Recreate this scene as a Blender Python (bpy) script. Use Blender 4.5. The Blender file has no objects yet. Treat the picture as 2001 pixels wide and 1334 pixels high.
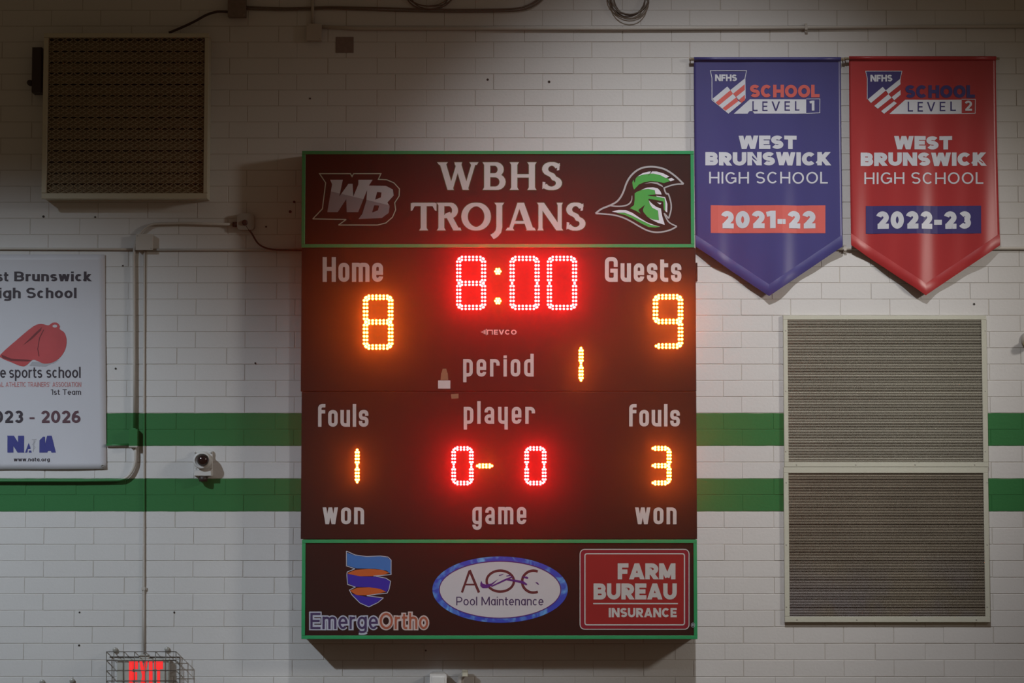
import bpy, math, random, os
from mathutils import Vector, Matrix
from mathutils.geometry import tessellate_polygon
random.seed(7)
SC = bpy.context.scene
COL = SC.collection
# ------------------------------------------------------------------ camera, world, lights, exposure
W, H = 2001, 1334
F = 4200.0                      # focal length in pixels
DIST = 13.3                     # camera to wall
PITCH = math.radians(4.0)
ZC = 4.2                        # wall height that the picture centre meets
CAM = Vector((0.0, -DIST, ZC - DIST * math.tan(PITCH)))
cam = bpy.data.cameras.new('camera'); cam.sensor_width = 36.0; cam.lens = 36.0 * F / W
cam.clip_end = 200
camo = bpy.data.objects.new('camera', cam); COL.objects.link(camo)
camo.location = CAM; camo.rotation_euler = (math.pi / 2 + PITCH, 0, 0)
SC.camera = camo
SC.view_settings.view_transform = 'Standard'; SC.view_settings.look = 'None'
SC.view_settings.gamma = 1.0; SC.view_settings.use_curve_mapping = False
SC.view_settings.exposure = 0.0

def px2w(px, py, y=0.0):
    """The world point at depth y (y = 0 is the wall face) that shows at picture point (px, py)."""
    a = (px - W / 2) / F; b = (H / 2 - py) / F
    dy = math.cos(PITCH) - b * math.sin(PITCH)
    dz = math.sin(PITCH) + b * math.cos(PITCH)
    t = (y - CAM.y) / dy
    return Vector((a * t, y, CAM.z + dz * t))

def w2px(p):
    d = p - CAM
    f = d.y * math.cos(PITCH) + d.z * math.sin(PITCH)
    u = -d.y * math.sin(PITCH) + d.z * math.cos(PITCH)
    return (W / 2 + F * d.x / f, H / 2 - F * u / f)

wd = bpy.data.worlds.new('world'); SC.world = wd; wd.use_nodes = True
wd.node_tree.nodes['Background'].inputs[0].default_value = (1.0, 0.72, 0.43, 1)
wd.node_tree.nodes['Background'].inputs[1].default_value = 0.056

def spot(name, loc, aim, power, size_deg, blend, color, soft):
    l = bpy.data.lights.new(name, 'SPOT'); l.energy = power; l.spot_size = math.radians(size_deg)
    l.spot_blend = blend; l.color = color; l.shadow_soft_size = soft
    o = bpy.data.objects.new(name, l); COL.objects.link(o); o.location = loc
    d = Vector(aim) - Vector(loc); o.rotation_euler = d.to_track_quat('-Z', 'Y').to_euler()
    return o
# gymnasium ceiling lamps standing off the wall, left, right and centre
spot('ceiling_lamp_light', (-6.3, -5.6, 7.6), (-2.75, 0, 1.9), 1850, 43, 1.0, (0.78, 0.89, 1.0), 0.10)
spot('ceiling_lamp_light', (7.0, -4.2, 6.4), (0.85, 0, 3.85), 930, 40, 1.0, (1.0, 0.94, 0.86), 0.42)
spot('ceiling_lamp_light', (1.0, -5.0, 10.2), (1.15, 0, 2.85), 1950, 42, 1.0, (0.96, 0.97, 1.0), 0.10)

# ------------------------------------------------------------------ materials
def mat(name, color, rough=0.6, metal=0.0, noise=0.0, scale=8.0, bump=0.0, spec=0.4, emit=None, strength=1.0):
    m = bpy.data.materials.new(name); m.use_nodes = True
    nt = m.node_tree; b = nt.nodes['Principled BSDF']
    b.inputs['Base Color'].default_value = (*color, 1); b.inputs['Roughness'].default_value = rough
    b.inputs['Metallic'].default_value = metal; b.inputs['Specular IOR Level'].default_value = spec
    if emit:
        b.inputs['Emission Color'].default_value = (*emit, 1); b.inputs['Emission Strength'].default_value = strength
    if noise or bump:
        g = nt.nodes.new('ShaderNodeNewGeometry'); n = nt.nodes.new('ShaderNodeTexNoise')
        n.inputs['Scale'].default_value = scale; n.inputs['Detail'].default_value = 5
        nt.links.new(g.outputs['Position'], n.inputs['Vector'])
        if noise:
            mx = nt.nodes.new('ShaderNodeMix'); mx.data_type = 'RGBA'
            mx.inputs[6].default_value = (*[c * (1 - noise) for c in color], 1)
            mx.inputs[7].default_value = (*[min(1, c * (1 + noise)) for c in color], 1)
            nt.links.new(n.outputs['Fac'], mx.inputs[0]); nt.links.new(mx.outputs[2], b.inputs['Base Color'])
        if bump:
            bp = nt.nodes.new('ShaderNodeBump'); bp.inputs['Strength'].default_value = bump
            bp.inputs['Distance'].default_value = 0.004
            nt.links.new(n.outputs['Fac'], bp.inputs['Height']); nt.links.new(bp.outputs['Normal'], b.inputs['Normal'])
    return m

# brick courses: the green stripes cover whole courses
Z807 = px2w(1000, 807).z; Z999 = px2w(1000, 999).z
CH = (Z807 - Z999) / 6.0
GREEN = (0.022, 0.150, 0.040)
WHITE = (0.585, 0.575, 0.565)

def paint_material(name, base, rough=0.55, bump=0.25):
    """Wall paint: white with two green stripes, each two courses high, brushed over everything fixed to the wall."""
    m = bpy.data.materials.new(name); m.use_nodes = True
    nt = m.node_tree; L = nt.links; b = nt.nodes['Principled BSDF']
    b.inputs['Roughness'].default_value = rough; b.inputs['Specular IOR Level'].default_value = 0.35
    g = nt.nodes.new('ShaderNodeNewGeometry'); sp = nt.nodes.new('ShaderNodeSeparateXYZ')
    L.new(g.outputs['Position'], sp.inputs[0])
    n = nt.nodes.new('ShaderNodeTexNoise'); n.inputs['Scale'].default_value = 9; n.inputs['Detail'].default_value = 4
    L.new(g.outputs['Position'], n.inputs['Vector'])
    def M(op, a, b_, c=None):
        k = nt.nodes.new('ShaderNodeMath'); k.operation = op
        for i, v in enumerate((a, b_, c)):
            if v is None: continue
            if isinstance(v, (int, float)): k.inputs[i].default_value = v
            else: L.new(v, k.inputs[i])
        return k.outputs[0]
    z = M('ADD', sp.outputs['Z'], M('MULTIPLY', M('SUBTRACT', n.outputs['Fac'], 0.5), 0.007))
    def band(lo, hi):
        return M('MULTIPLY', M('GREATER_THAN', z, lo), M('LESS_THAN', z, hi))
    fac = M('ADD', band(Z807 - 2 * CH, Z807), band(Z999, Z999 + 2 * CH))
    n2 = nt.nodes.new('ShaderNodeTexNoise'); n2.inputs['Scale'].default_value = 1.3; n2.inputs['Detail'].default_value = 6
    L.new(g.outputs['Position'], n2.inputs['Vector'])
    mw = nt.nodes.new('ShaderNodeMix'); mw.data_type = 'RGBA'
    mw.inputs[6].default_value = (*[c * 0.93 for c in base], 1); mw.inputs[7].default_value = (*[c * 1.05 for c in base], 1)
    L.new(n2.outputs['Fac'], mw.inputs[0])
    mg = nt.nodes.new('ShaderNodeMix'); mg.data_type = 'RGBA'
    L.new(fac, mg.inputs[0]); L.new(mw.outputs[2], mg.inputs[6]); mg.inputs[7].default_value = (*GREEN, 1)
    L.new(mg.outputs[2], b.inputs['Base Color'])
    n3 = nt.nodes.new('ShaderNodeTexNoise'); n3.inputs['Scale'].default_value = 55; n3.inputs['Detail'].default_value = 3
    L.new(g.outputs['Position'], n3.inputs['Vector'])
    bp = nt.nodes.new('ShaderNodeBump'); bp.inputs['Strength'].default_value = bump; bp.inputs['Distance'].default_value = 0.003
    L.new(n3.outputs['Fac'], bp.inputs['Height']); L.new(bp.outputs['Normal'], b.inputs['Normal'])
    return m

M = {}
M['paint'] = paint_material('wall_paint', WHITE)
M['pipe'] = paint_material('pipe_paint', (0.46, 0.43, 0.39), 0.45, 0.1)
M['mortar'] = paint_material('mortar_paint', (0.45, 0.425, 0.39))
M['cabinet'] = mat('cabinet_black', (0.020, 0.007, 0.005), 0.42, noise=0.15, scale=3, bump=0.03)
M['trim_green'] = mat('green_trim', (0.02, 0.27, 0.10), 0.4, noise=0.15, scale=10)
M['caption'] = mat('caption_vinyl', (0.50, 0.47, 0.46), 0.55, noise=0.05, scale=20)
M['logo_grey'] = mat('logo_grey', (0.36, 0.36, 0.37), 0.5)
M['logo_white'] = mat('logo_white', (0.62, 0.62, 0.68), 0.5)
M['logo_shade'] = mat('logo_shade', (0.20, 0.19, 0.20), 0.5)
M['logo_line'] = mat('logo_line', (0.34, 0.38, 0.30), 0.5)
M['logo_green'] = mat('logo_green', (0.045, 0.33, 0.06), 0.5)
M['letter_edge'] = mat('letter_edge', (0.055, 0.075, 0.03), 0.5)
M['led_off'] = mat('digit_mask_black', (0.020, 0.007, 0.005), 0.42, noise=0.15, scale=3)
LEDP = 1.0
M['led_red'] = mat('led_red', (0.2, 0.02, 0.02), 0.3, emit=(1.0, 0.005, 0.0055), strength=300 * LEDP)
M['led_amber'] = mat('led_amber', (0.2, 0.08, 0.02), 0.3, emit=(1.0, 0.125, 0.006), strength=200 * LEDP)
M['steel'] = mat('grey_metal', (0.33, 0.32, 0.29), 0.45, 0.3, noise=0.1, scale=20)
M['dark_cable'] = mat('black_cable', (0.03, 0.025, 0.02), 0.5, noise=0.2, scale=20)
M['dusty_cable'] = mat('dusty_cable', (0.14, 0.12, 0.095), 0.7, noise=0.2, scale=30)
M['vent_frame'] = mat('vent_frame_paint', (0.50, 0.48, 0.38), 0.5, noise=0.08, scale=6)
M['vent_mesh'] = mat('vent_mesh_paint', (0.30, 0.255, 0.17), 0.6, noise=0.2, scale=14)
M['vent_slat'] = mat('vent_slat', (0.26, 0.205, 0.125), 0.7, noise=0.3, scale=5)
M['dark'] = mat('dark_cavity', (0.025, 0.018, 0.010), 0.9)
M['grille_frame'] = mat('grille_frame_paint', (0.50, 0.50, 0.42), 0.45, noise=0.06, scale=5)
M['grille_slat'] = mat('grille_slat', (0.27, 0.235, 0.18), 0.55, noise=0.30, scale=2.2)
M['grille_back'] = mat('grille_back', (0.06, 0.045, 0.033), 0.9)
M['box_brown'] = mat('old_plate_brown', (0.19, 0.155, 0.135), 0.8, noise=0.25, scale=40)
M['camera_white'] = mat('camera_white', (0.58, 0.57, 0.55), 0.4, noise=0.04, scale=30)
M['camera_dome'] = mat('camera_dome', (0.012, 0.008, 0.008), 0.06, spec=0.8)
M['exit_box'] = mat('exit_box', (0.42, 0.42, 0.38), 0.5, noise=0.08, scale=12)
M['exit_red'] = mat('exit_letters', (0.6, 0.02, 0.02), 0.5, emit=(1.0, 0.035, 0.035), strength=0.75)
M['cage'] = mat('cage_wire', (0.15, 0.14, 0.12), 0.5, 0.4, noise=0.2, scale=40)
M['poster'] = mat('poster_vinyl', (0.52, 0.52, 0.56), 0.45, noise=0.03, scale=3)
M['ink_black'] = mat('ink_black', (0.035, 0.025, 0.035), 0.5)
M['ink_maroon'] = mat('ink_maroon', (0.10, 0.045, 0.06), 0.5)
M['ink_red'] = mat('ink_red', (0.46, 0.065, 0.07), 0.45, noise=0.25, scale=6)
M['ink_darkred'] = mat('ink_dark_red', (0.17, 0.022, 0.025), 0.5, noise=0.2, scale=9)
M['ink_pale_red'] = mat('ink_pale_red', (0.50, 0.20, 0.20), 0.5)
M['ink_navy'] = mat('ink_navy', (0.035, 0.04, 0.22), 0.5, noise=0.1, scale=9)
M['ink_shadow'] = mat('ink_grey', (0.36, 0.36, 0.39), 0.5)
M['banner_blue'] = mat('banner_blue', (0.046, 0.046, 0.185), 0.38, noise=0.08, scale=3, spec=0.55)
M['banner_red'] = mat('banner_red', (0.36, 0.022, 0.025), 0.38, noise=0.06, scale=3, spec=0.55)
M['print_white'] = mat('print_white', (0.58, 0.60, 0.66), 0.45)
M['print_coral'] = mat('print_coral', (0.60, 0.115, 0.10), 0.45)
M['print_navy'] = mat('print_navy', (0.035, 0.028, 0.14), 0.45)
M['rod'] = mat('wooden_rod', (0.33, 0.26, 0.16), 0.6, noise=0.2, scale=20)
M['sp_white'] = mat('sponsor_white', (0.50, 0.48, 0.50), 0.5, noise=0.04, scale=8)
M['sp_blue'] = mat('pool_blue', (0.03, 0.075, 0.46), 0.4)
M['sp_purple'] = mat('purple', (0.085, 0.018, 0.17), 0.5)
M['sp_maroon'] = mat('maroon_lettering', (0.10, 0.022, 0.025), 0.5)
M['sp_lightblue'] = mat('ribbon_light_blue', (0.035, 0.15, 0.42), 0.45)
M['sp_royal'] = mat('ribbon_royal_blue', (0.03, 0.022, 0.30), 0.45)
M['sp_orange'] = mat('ribbon_orange', (0.48, 0.10, 0.022), 0.45)
M['sp_pale'] = mat('pale_outline', (0.40, 0.42, 0.50), 0.45)
M['sp_pale_warm'] = mat('pale_warm_outline', (0.50, 0.40, 0.38), 0.45)
M['sp_navy'] = mat('dark_navy_lettering', (0.05, 0.035, 0.10), 0.45)
M['sp_brown'] = mat('orange_brown_lettering', (0.33, 0.09, 0.05), 0.45)
M['fb_red'] = mat('insurance_red', (0.27, 0.022, 0.022), 0.32, noise=0.12, scale=4)
M['fb_deep'] = mat('insurance_deep_red', (0.22, 0.018, 0.030), 0.32)
M['fb_white'] = mat('insurance_silver', (0.46, 0.45, 0.44), 0.45)
M['sticker'] = mat('paper_sticker', (0.52, 0.50, 0.50), 0.6)
M['tape'] = mat('tan_tape', (0.20, 0.13, 0.07), 0.7)
M['amber_part'] = mat('yellowed_plastic', (0.42, 0.38, 0.18), 0.5)
# watery streaks in the oval's blue ring
def _water():
    nt = M['sp_blue'].node_tree; b = nt.nodes['Principled BSDF']
    g = nt.nodes.new('ShaderNodeNewGeometry'); n = nt.nodes.new('ShaderNodeTexNoise')
    n.inputs['Scale'].default_value = 14; n.inputs['Detail'].default_value = 4; n.inputs['Distortion'].default_value = 1.2
    r = nt.nodes.new('ShaderNodeValToRGB'); r.color_ramp.elements[0].position = 0.46; r.color_ramp.elements[0].color = (0.028, 0.06, 0.42, 1)
    r.color_ramp.elements[1].position = 0.74; r.color_ramp.elements[1].color = (0.14, 0.42, 0.72, 1)
    nt.links.new(g.outputs['Position'], n.inputs['Vector']); nt.links.new(n.outputs['Fac'], r.inputs[0]); nt.links.new(r.outputs[0], b.inputs['Base Color'])
_water()
# rosin and scuff marks towards the foot of the grille slats
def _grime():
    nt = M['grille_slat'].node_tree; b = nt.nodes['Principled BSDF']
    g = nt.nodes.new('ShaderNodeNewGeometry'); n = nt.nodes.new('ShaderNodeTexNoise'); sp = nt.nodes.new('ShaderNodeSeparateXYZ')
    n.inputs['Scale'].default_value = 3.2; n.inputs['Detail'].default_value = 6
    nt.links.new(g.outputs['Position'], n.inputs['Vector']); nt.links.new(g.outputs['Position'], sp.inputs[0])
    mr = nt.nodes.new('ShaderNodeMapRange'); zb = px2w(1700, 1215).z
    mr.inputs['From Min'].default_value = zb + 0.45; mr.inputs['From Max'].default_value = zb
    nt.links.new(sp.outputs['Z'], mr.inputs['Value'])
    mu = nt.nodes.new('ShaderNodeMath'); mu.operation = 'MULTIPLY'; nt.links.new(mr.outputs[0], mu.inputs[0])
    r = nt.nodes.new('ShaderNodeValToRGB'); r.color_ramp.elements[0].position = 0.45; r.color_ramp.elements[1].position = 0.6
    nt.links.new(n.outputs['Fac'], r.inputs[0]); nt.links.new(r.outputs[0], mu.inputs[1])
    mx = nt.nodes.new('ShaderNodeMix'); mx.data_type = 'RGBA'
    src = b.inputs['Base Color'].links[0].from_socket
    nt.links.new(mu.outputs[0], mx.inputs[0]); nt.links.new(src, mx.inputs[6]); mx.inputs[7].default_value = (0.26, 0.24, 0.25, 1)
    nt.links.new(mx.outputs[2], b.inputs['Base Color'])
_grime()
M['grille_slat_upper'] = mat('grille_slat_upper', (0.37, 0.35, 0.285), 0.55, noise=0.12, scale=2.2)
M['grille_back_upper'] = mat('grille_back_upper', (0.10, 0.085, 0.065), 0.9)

# ------------------------------------------------------------------ object helpers
def link(name, me, material, parent=None, smooth=False):
    if material is not None and not me.materials:
        me.materials.append(material)
    if smooth:
        for p in me.polygons: p.use_smooth = True
    o = bpy.data.objects.new(name, me); COL.objects.link(o)
    if parent is not None:
        o.parent = parent
        o.matrix_parent_inverse = parent.matrix_world.inverted() if False else Matrix.Translation(-parent.location)
    return o

def tag(o, label=None, cat=None, group=None, kind=None):
    if label: o['label'] = label
    if cat: o['category'] = cat
    if group: o['group'] = group
    if kind: o['kind'] = kind
    return o

def empty(name, loc, label, cat, group=None):
    o = bpy.data.objects.new(name, None); COL.objects.link(o); o.location = loc
    o.empty_display_size = 0.05
    return tag(o, label, cat, group)

class MB:
    def __init__(s): s.v = []; s.f = []
    def add(s, vs, fs):
        k = len(s.v); s.v += [tuple(v) for v in vs]; s.f += [tuple(k + i for i in f) for f in fs]
    def box(s, x0, x1, y0, y1, z0, z1, bev=0.0):
        if bev <= 0:
            s.add([(x0, y0, z0), (x1, y0, z0), (x1, y0, z1), (x0, y0, z1), (x0, y1, z0), (x1, y1, z0), (x1, y1, z1), (x0, y1, z1)],
                  [(0, 1, 2, 3), (5, 4, 7, 6), (4, 0, 3, 7), (1, 5, 6, 2), (3, 2, 6, 7), (4, 5, 1, 0)])
        else:   # chamfer round the front (y0) face
            b = bev
            s.add([(x0 + b, y0, z0 + b), (x1 - b, y0, z0 + b), (x1 - b, y0, z1 - b), (x0 + b, y0, z1 - b),
                   (x0, y0 + b, z0), (x1, y0 + b, z0), (x1, y0 + b, z1), (x0, y0 + b, z1),
                   (x0, y1, z0), (x1, y1, z0), (x1, y1, z1), (x0, y1, z1)],
                  [(0, 1, 2, 3), (4, 5, 1, 0), (5, 6, 2, 1), (6, 7, 3, 2), (7, 4, 0, 3),
                   (8, 9, 5, 4), (9, 10, 6, 5), (10, 11, 7, 6), (11, 8, 4, 7), (9, 8, 11, 10)])
    def pbox(s, px0, py0, px1, py1, yf, yb, bev=0.0):
        """box whose FRONT face (at depth yf) covers the picture rectangle; yb is its back depth"""
        a = px2w(px0, (py0 + py1) / 2, yf).x; b = px2w(px1, (py0 + py1) / 2, yf).x
        zt = px2w((px0 + px1) / 2, py0, yf).z; zb = px2w((px0 + px1) / 2, py1, yf).z
        s.box(a, b, yf, yb, zb, zt, bev)
    def bar(s, o, i, side, yf, yb, bev=0.0):
        """one bar of a frame: o and i are the outer and inner picture rectangles"""
        def wr(r):
            xm, ym = (o[0] + o[2]) / 2, (o[1] + o[3]) / 2
            return (px2w(r[0], ym, yf).x, px2w(r[2], ym, yf).x, px2w(xm, r[3], yf).z, px2w(xm, r[1], yf).z)
        a, b, c, d = wr(o); e, f, g, k = wr(i); t = 0.0006
        q = {'t': (a, b, k, d), 'b': (a, b, c, g), 'l': (a, e, g + t, k - t), 'r': (f, b, g + t, k - t)}[side]
        s.box(q[0], q[1], yf, yb, q[2], q[3], bev)
    def tube(s, pts, r, n=8, cap=True):
        pts = [Vector(p) for p in pts]; rings = []
        up = Vector((0, 1, 0)); base = len(s.v)
        for i, p in enumerate(pts):
            d = (pts[min(i + 1, len(pts) - 1)] - pts[max(i - 1, 0)]).normalized()
            u = up if abs(d.dot(up)) < 0.95 else Vector((1, 0, 0))
            a = d.cross(u).normalized(); b = d.cross(a).normalized()
            rr = r[i] if isinstance(r, (list, tuple)) else r
            for k in range(n):
                t = 2 * math.pi * k / n
                s.v.append(tuple(p + a * rr * math.cos(t) + b * rr * math.sin(t)))
        for i in range(len(pts) - 1):
            for k in range(n):
                q = base + i * n
                s.f.append((q + k, q + (k + 1) % n, q + n + (k + 1) % n, q + n + k))
        if cap:
            s.f.append(tuple(base + k for k in range(n))[::-1]); s.f.append(tuple(base + (len(pts) - 1) * n + k for k in range(n)))
    def lathe(s, c, prof, n=24):
        """profile (radius, distance towards the viewer) turned about the y axis through c"""
        base = len(s.v)
        for (r, d) in prof:
            for k in range(n):
                t = 2 * math.pi * k / n
                s.v.append((c[0] + r * math.cos(t), c[1] - d, c[2] + r * math.sin(t)))
        for i in range(len(prof) - 1):
            for k in range(n):
                q = base + i * n
                s.f.append((q + k, q + (k + 1) % n, q + n + (k + 1) % n, q + n + k))
        s.f.append(tuple(base + (len(prof) - 1) * n + k for k in range(n)))
    def mesh(s, name='m'):
        me = bpy.data.meshes.new(name); me.from_pydata(s.v, [], s.f); me.update(); return me
    def build(s, name, material, parent=None, smooth=False):
        return link(name, s.mesh(name), material, parent, smooth)

# ---- flat print: triangles and quads in picture pixels, laid on a plane or a surface
def tri(loops):
    """triangles of a polygon with holes; loops of (x, y)"""
    vs = [Vector((p[0], p[1], 0)) for l in loops for p in l]
    t = tessellate_polygon([[Vector((p[0], p[1], 0)) for p in l] for l in loops])
    return [[(vs[i].x, vs[i].y) for i in f] for f in t]

def clip(poly, a, b, c):
    """keep the part of a convex polygon with a*x + b*y + c >= 0"""
    out = []
    for i in range(len(poly)):
        p, q = poly[i], poly[(i + 1) % len(poly)]
        dp = a * p[0] + b * p[1] + c; dq = a * q[0] + b * q[1] + c
        if dp >= 0: out.append(p)
        if (dp > 0) != (dq > 0) and abs(dp - dq) > 1e-12:
            t = dp / (dp - dq); out.append((p[0] + (q[0] - p[0]) * t, p[1] + (q[1] - p[1]) * t))
    return out if len(out) >= 3 else []

def stroke(pts, w, closed=False, taper=None):
    """convex pieces (segment bars and join wedges) of a line of width w"""
    P = []; tp = []
    for i, p in enumerate(pts):
        if P and math.hypot(p[0] - P[-1][0], p[1] - P[-1][1]) < w * 0.02: continue
        P.append(p); tp.append((1.0 if taper is None else taper[i]) * w / 2)
    if closed and len(P) > 2 and math.hypot(P[0][0] - P[-1][0], P[0][1] - P[-1][1]) < w * 0.02: P.pop(); tp.pop()
    n = len(P); q = []; N = []
    m = n if closed else n - 1
    for i in range(m):
        a, b = P[i], P[(i + 1) % n]; dx, dy = b[0] - a[0], b[1] - a[1]; l = math.hypot(dx, dy) or 1e-9
        nx, ny = -dy / l, dx / l; N.append((nx, ny)); wa, wb = tp[i], tp[(i + 1) % n]
        q.append([(a[0] + nx * wa, a[1] + ny * wa), (b[0] + nx * wb, b[1] + ny * wb), (b[0] - nx * wb, b[1] - ny * wb), (a[0] - nx * wa, a[1] - ny * wa)])
    for i in range(0 if closed else 1, n if closed else n - 1):
        p = P[i]; n1, n2 = N[i - 1], N[i % m]; r = tp[i]
        cr = n1[0] * n2[1] - n1[1] * n2[0]
        if abs(cr) < 1e-4: continue
        s_ = -1 if cr > 0 else 1
        a = (p[0] + s_ * n1[0] * r, p[1] + s_ * n1[1] * r); b = (p[0] + s_ * n2[0] * r, p[1] + s_ * n2[1] * r)
        sx, sy = n1[0] + n2[0], n1[1] + n2[1]; l2 = sx * sx + sy * sy
        if l2 > 0.8:
            k = 2 * r / l2; q.append([p, a, (p[0] + s_ * sx * k, p[1] + s_ * sy * k), b])
        else: q.append([p, a, b])
    return q

def el(cx, cy, rx, ry, a0, a1, n=12):
    return [(cx + rx * math.cos(math.radians(a0 + (a1 - a0) * i / n)), cy + ry * math.sin(math.radians(a0 + (a1 - a0) * i / n))) for i in range(n + 1)]

def decal(name, polys, y, material, parent, label=None, surf=None, off=0.0012, step=5e-6):
    """flat print: polygons in picture pixels at depth y, or at surf(x, z) if the surface is a cloth"""
    mb = MB()
    for i_, p in enumerate(polys):
        yy = y - off - (i_ % 60) * step      # strokes that cross lie a hair apart
        if len(p) < 3: continue
        ar = sum(p[i][0] * p[(i + 1) % len(p)][1] - p[(i + 1) % len(p)][0] * p[i][1] for i in range(len(p)))
        if abs(ar) < 1e-4: continue
        if ar > 0: p = p[::-1]           # facing the viewer (picture y runs down)
        vs = [px2w(q[0], q[1], yy) for q in p]
        if surf: vs = [Vector((v.x, surf(v.x, v.z) - off - (i_ % 60) * step, v.z)) for v in vs]
        mb.add(vs, [tuple(range(len(vs)))])
    o = mb.build(name, material, parent)
    if label: o['label'] = label
    return o

# ------------------------------------------------------------------ lettering drawn stroke by stroke
def glyph(ch, w, xh, cond=False):
    """(advance width, polygons) with the baseline at 0 and the capital height at 1"""
    b = w / 2; P = []
    def S(pts, lo=None, hi=None, closed=False, ext=False):
        pts = list(pts)
        if ext and not closed:
            def e(p, q):
                dx, dy = p[0] - q[0], p[1] - q[1]; l = math.hypot(dx, dy); return (p[0] + dx / l * w, p[1] + dy / l * w)
            if ext in (True, 0): pts[0] = e(pts[0], pts[1])
            if ext in (True, 1): pts[-1] = e(pts[-1], pts[-2])
        for q in stroke(pts, w, closed):
            if lo is not None: q = clip(q, 0, 1, -lo)
            if q and hi is not None: q = clip(q, 0, -1, hi)
            if q: P.append(q)
    T = 1 - b; X = xh - b
    def rr(x0, x1, y0, y1, r):
        r = min(r, (x1 - x0) / 2, (y1 - y0) / 2)
        return el(x1 - r, y1 - r, r, r, 0, 90, 5) + el(x0 + r, y1 - r, r, r, 90, 180, 5) + el(x0 + r, y0 + r, r, r, 180, 270, 5) + el(x1 - r, y0 + r, r, r, 270, 360, 5)
    if cond:       # narrow lettering of upright rounded boxes
        Wd = 0.43; R_ = Wd - b; L_ = b; r = 0.13
        mid = xh * 0.47; D = -0.25 + b
        if ch == 'H': Wd = 0.52; R_ = Wd - b; S([(L_, 0), (L_, 1)]); S([(R_, 0), (R_, 1)]); S([(L_, .52), (R_, .52)])
        elif ch == 'o': S(rr(L_, R_, b, X, r), closed=True)
        elif ch == 'n': S([(L_, 0), (L_, xh)]); S([(L_, X - .06), (L_ + .04, X)] + el(R_ - r, X - r, r, r, 90, 0, 5) + [(R_, 0)])
        elif ch == 'm':
            Wd = 0.69; c = Wd / 2; q = .11
            S([(L_, 0), (L_, xh)]); S([(L_ + .04, X)] + el(c - q, X - q, q, q, 90, 0, 5) + [(c, 0)])
            S([(c - .02, X - .03), (c + .05, X)] + el(Wd - b - q, X - q, q, q, 90, 0, 5) + [(Wd - b, 0)])
        elif ch == 'e': S([(R_, mid - .10 - b), (R_, b + r)] + el(R_ - r, b + r, r, r, 0, -90, 5) + el(L_ + r, b + r, r, r, 270, 180, 5) + el(L_ + r, X - r, r, r, 180, 90, 5) + el(R_ - r, X - r, r, r, 90, 0, 5) + [(R_, mid), (L_, mid)])
        elif ch == 'G':
            Wd = 0.53; R_ = Wd - b
            S([(R_, .60)] + el(R_ - r, T - r, r, r, 0, 90, 5) + el(L_ + r, T - r, r, r, 90, 180, 5) + el(L_ + r, b + r, r, r, 180, 270, 5) + el(R_ - r, b + r, r, r, 270, 360, 5) + [(R_, .45), (Wd * .42, .45)])
            S([(R_, 0), (R_, .3)])
        elif ch == 'u': S([(L_, xh)] + el(L_ + r, b + r, r, r, 180, 270, 5) + [(R_ - .05, b), (R_, b + .06)]); S([(R_, 0), (R_, xh)])
        elif ch == 's':
            q = .11; yb = xh * .5
            S([(R_, yb + .17 - b + .02), (R_, X - q)] + el(R_ - q, X - q, q, q, 0, 90, 5) + el(L_ + q, X - q, q, q, 90, 180, 5) + el(L_ + q, yb + q, q, q, 180, 270, 5) + el(R_ - q, yb - q, q, q, 90, 0, 5) + el(R_ - q, b + q, q, q, 0, -90, 5) + el(L_ + q, b + q, q, q, 270, 180, 5) + [(L_, yb - .17 + b - .02)])
        elif ch == 't': Wd = .33; S([(L_, .9)] + el(L_ + .12, b + .12, .12, .12, 180, 270, 5) + [(Wd, b)]); S([(L_, X), (Wd, X)])
        elif ch == 'p': S([(L_, D - b), (L_, xh)]); S([(L_ + .02, X)] + el(R_ - r, X - r, r, r, 90, 0, 5) + el(R_ - r, b + r, r, r, 0, -90, 5) + [(L_ + .02, b)])
        elif ch == 'd': S([(R_, 0), (R_, 1)]); S([(R_ - .02, X)] + el(L_ + r, X - r, r, r, 90, 180, 5) + el(L_ + r, b + r, r, r, 180, 270, 5) + [(R_ - .02, b)])
        elif ch == 'g': S([(R_, xh), (R_, D + r)] + el(R_ - r, D + r, r, r, 0, -90, 5) + el(L_ + r, D + r, r, r, 270, 180, 5) + [(L_, D + .16)]); S([(R_ - .02, X)] + el(L_ + r, X - r, r, r, 90, 180, 5) + el(L_ + r, b + r, r, r, 180, 270, 5) + [(R_ - .02, b)])
        elif ch == 'r': S([(L_, 0), (L_, xh)]); S([(L_ + .02, X)] + el(R_ - r, X - r, r, r, 90, 0, 5) + [(R_, xh * .62)])
        elif ch == 'i': Wd = w; S([(b, 0), (b, xh - .01)]); S([(b, xh + .03), (b, xh + .16)])
        elif ch == 'l': Wd = w; S([(b, 0), (b, 1)])
        elif ch == 'f': Wd = .33; S([(L_, 0), (L_, T - .12)] + el(L_ + .12, T - .12, .12, .12, 180, 90, 5) + [(Wd, T)]); S([(L_, X), (Wd - .01, X)])
        elif ch == 'a': S([(R_, 0)] + el(R_ - r, X - r, r, r, 0, 90, 5) + el(L_ + r, X - r, r, r, 90, 180, 5) + [(L_, mid + .12 + .03)]); S([(R_, mid)] + el(L_ + r, mid - r, r, r, 90, 180, 5) + el(L_ + r, b + r, r, r, 180, 270, 5) + [(R_, b)])
        elif ch == 'y': S([(L_, xh)] + el(L_ + r, b + r, r, r, 180, 270, 5) + [(R_, b)]); S([(R_, xh), (R_, D - b)])
        elif ch == 'w':
            Wd = .66; c = Wd / 2; k = .05
            S([(L_, xh), (L_ + .12, 0)], 0, xh, ext=True); S([(L_ + .12, 0), (c, xh)], 0, xh, ext=True)
            S([(c, xh), (Wd - b - .12, 0)], 0, xh, ext=True); S([(Wd - b - .12, 0), (Wd - b, xh)], 0, xh, ext=True)
        return Wd, P
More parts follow.
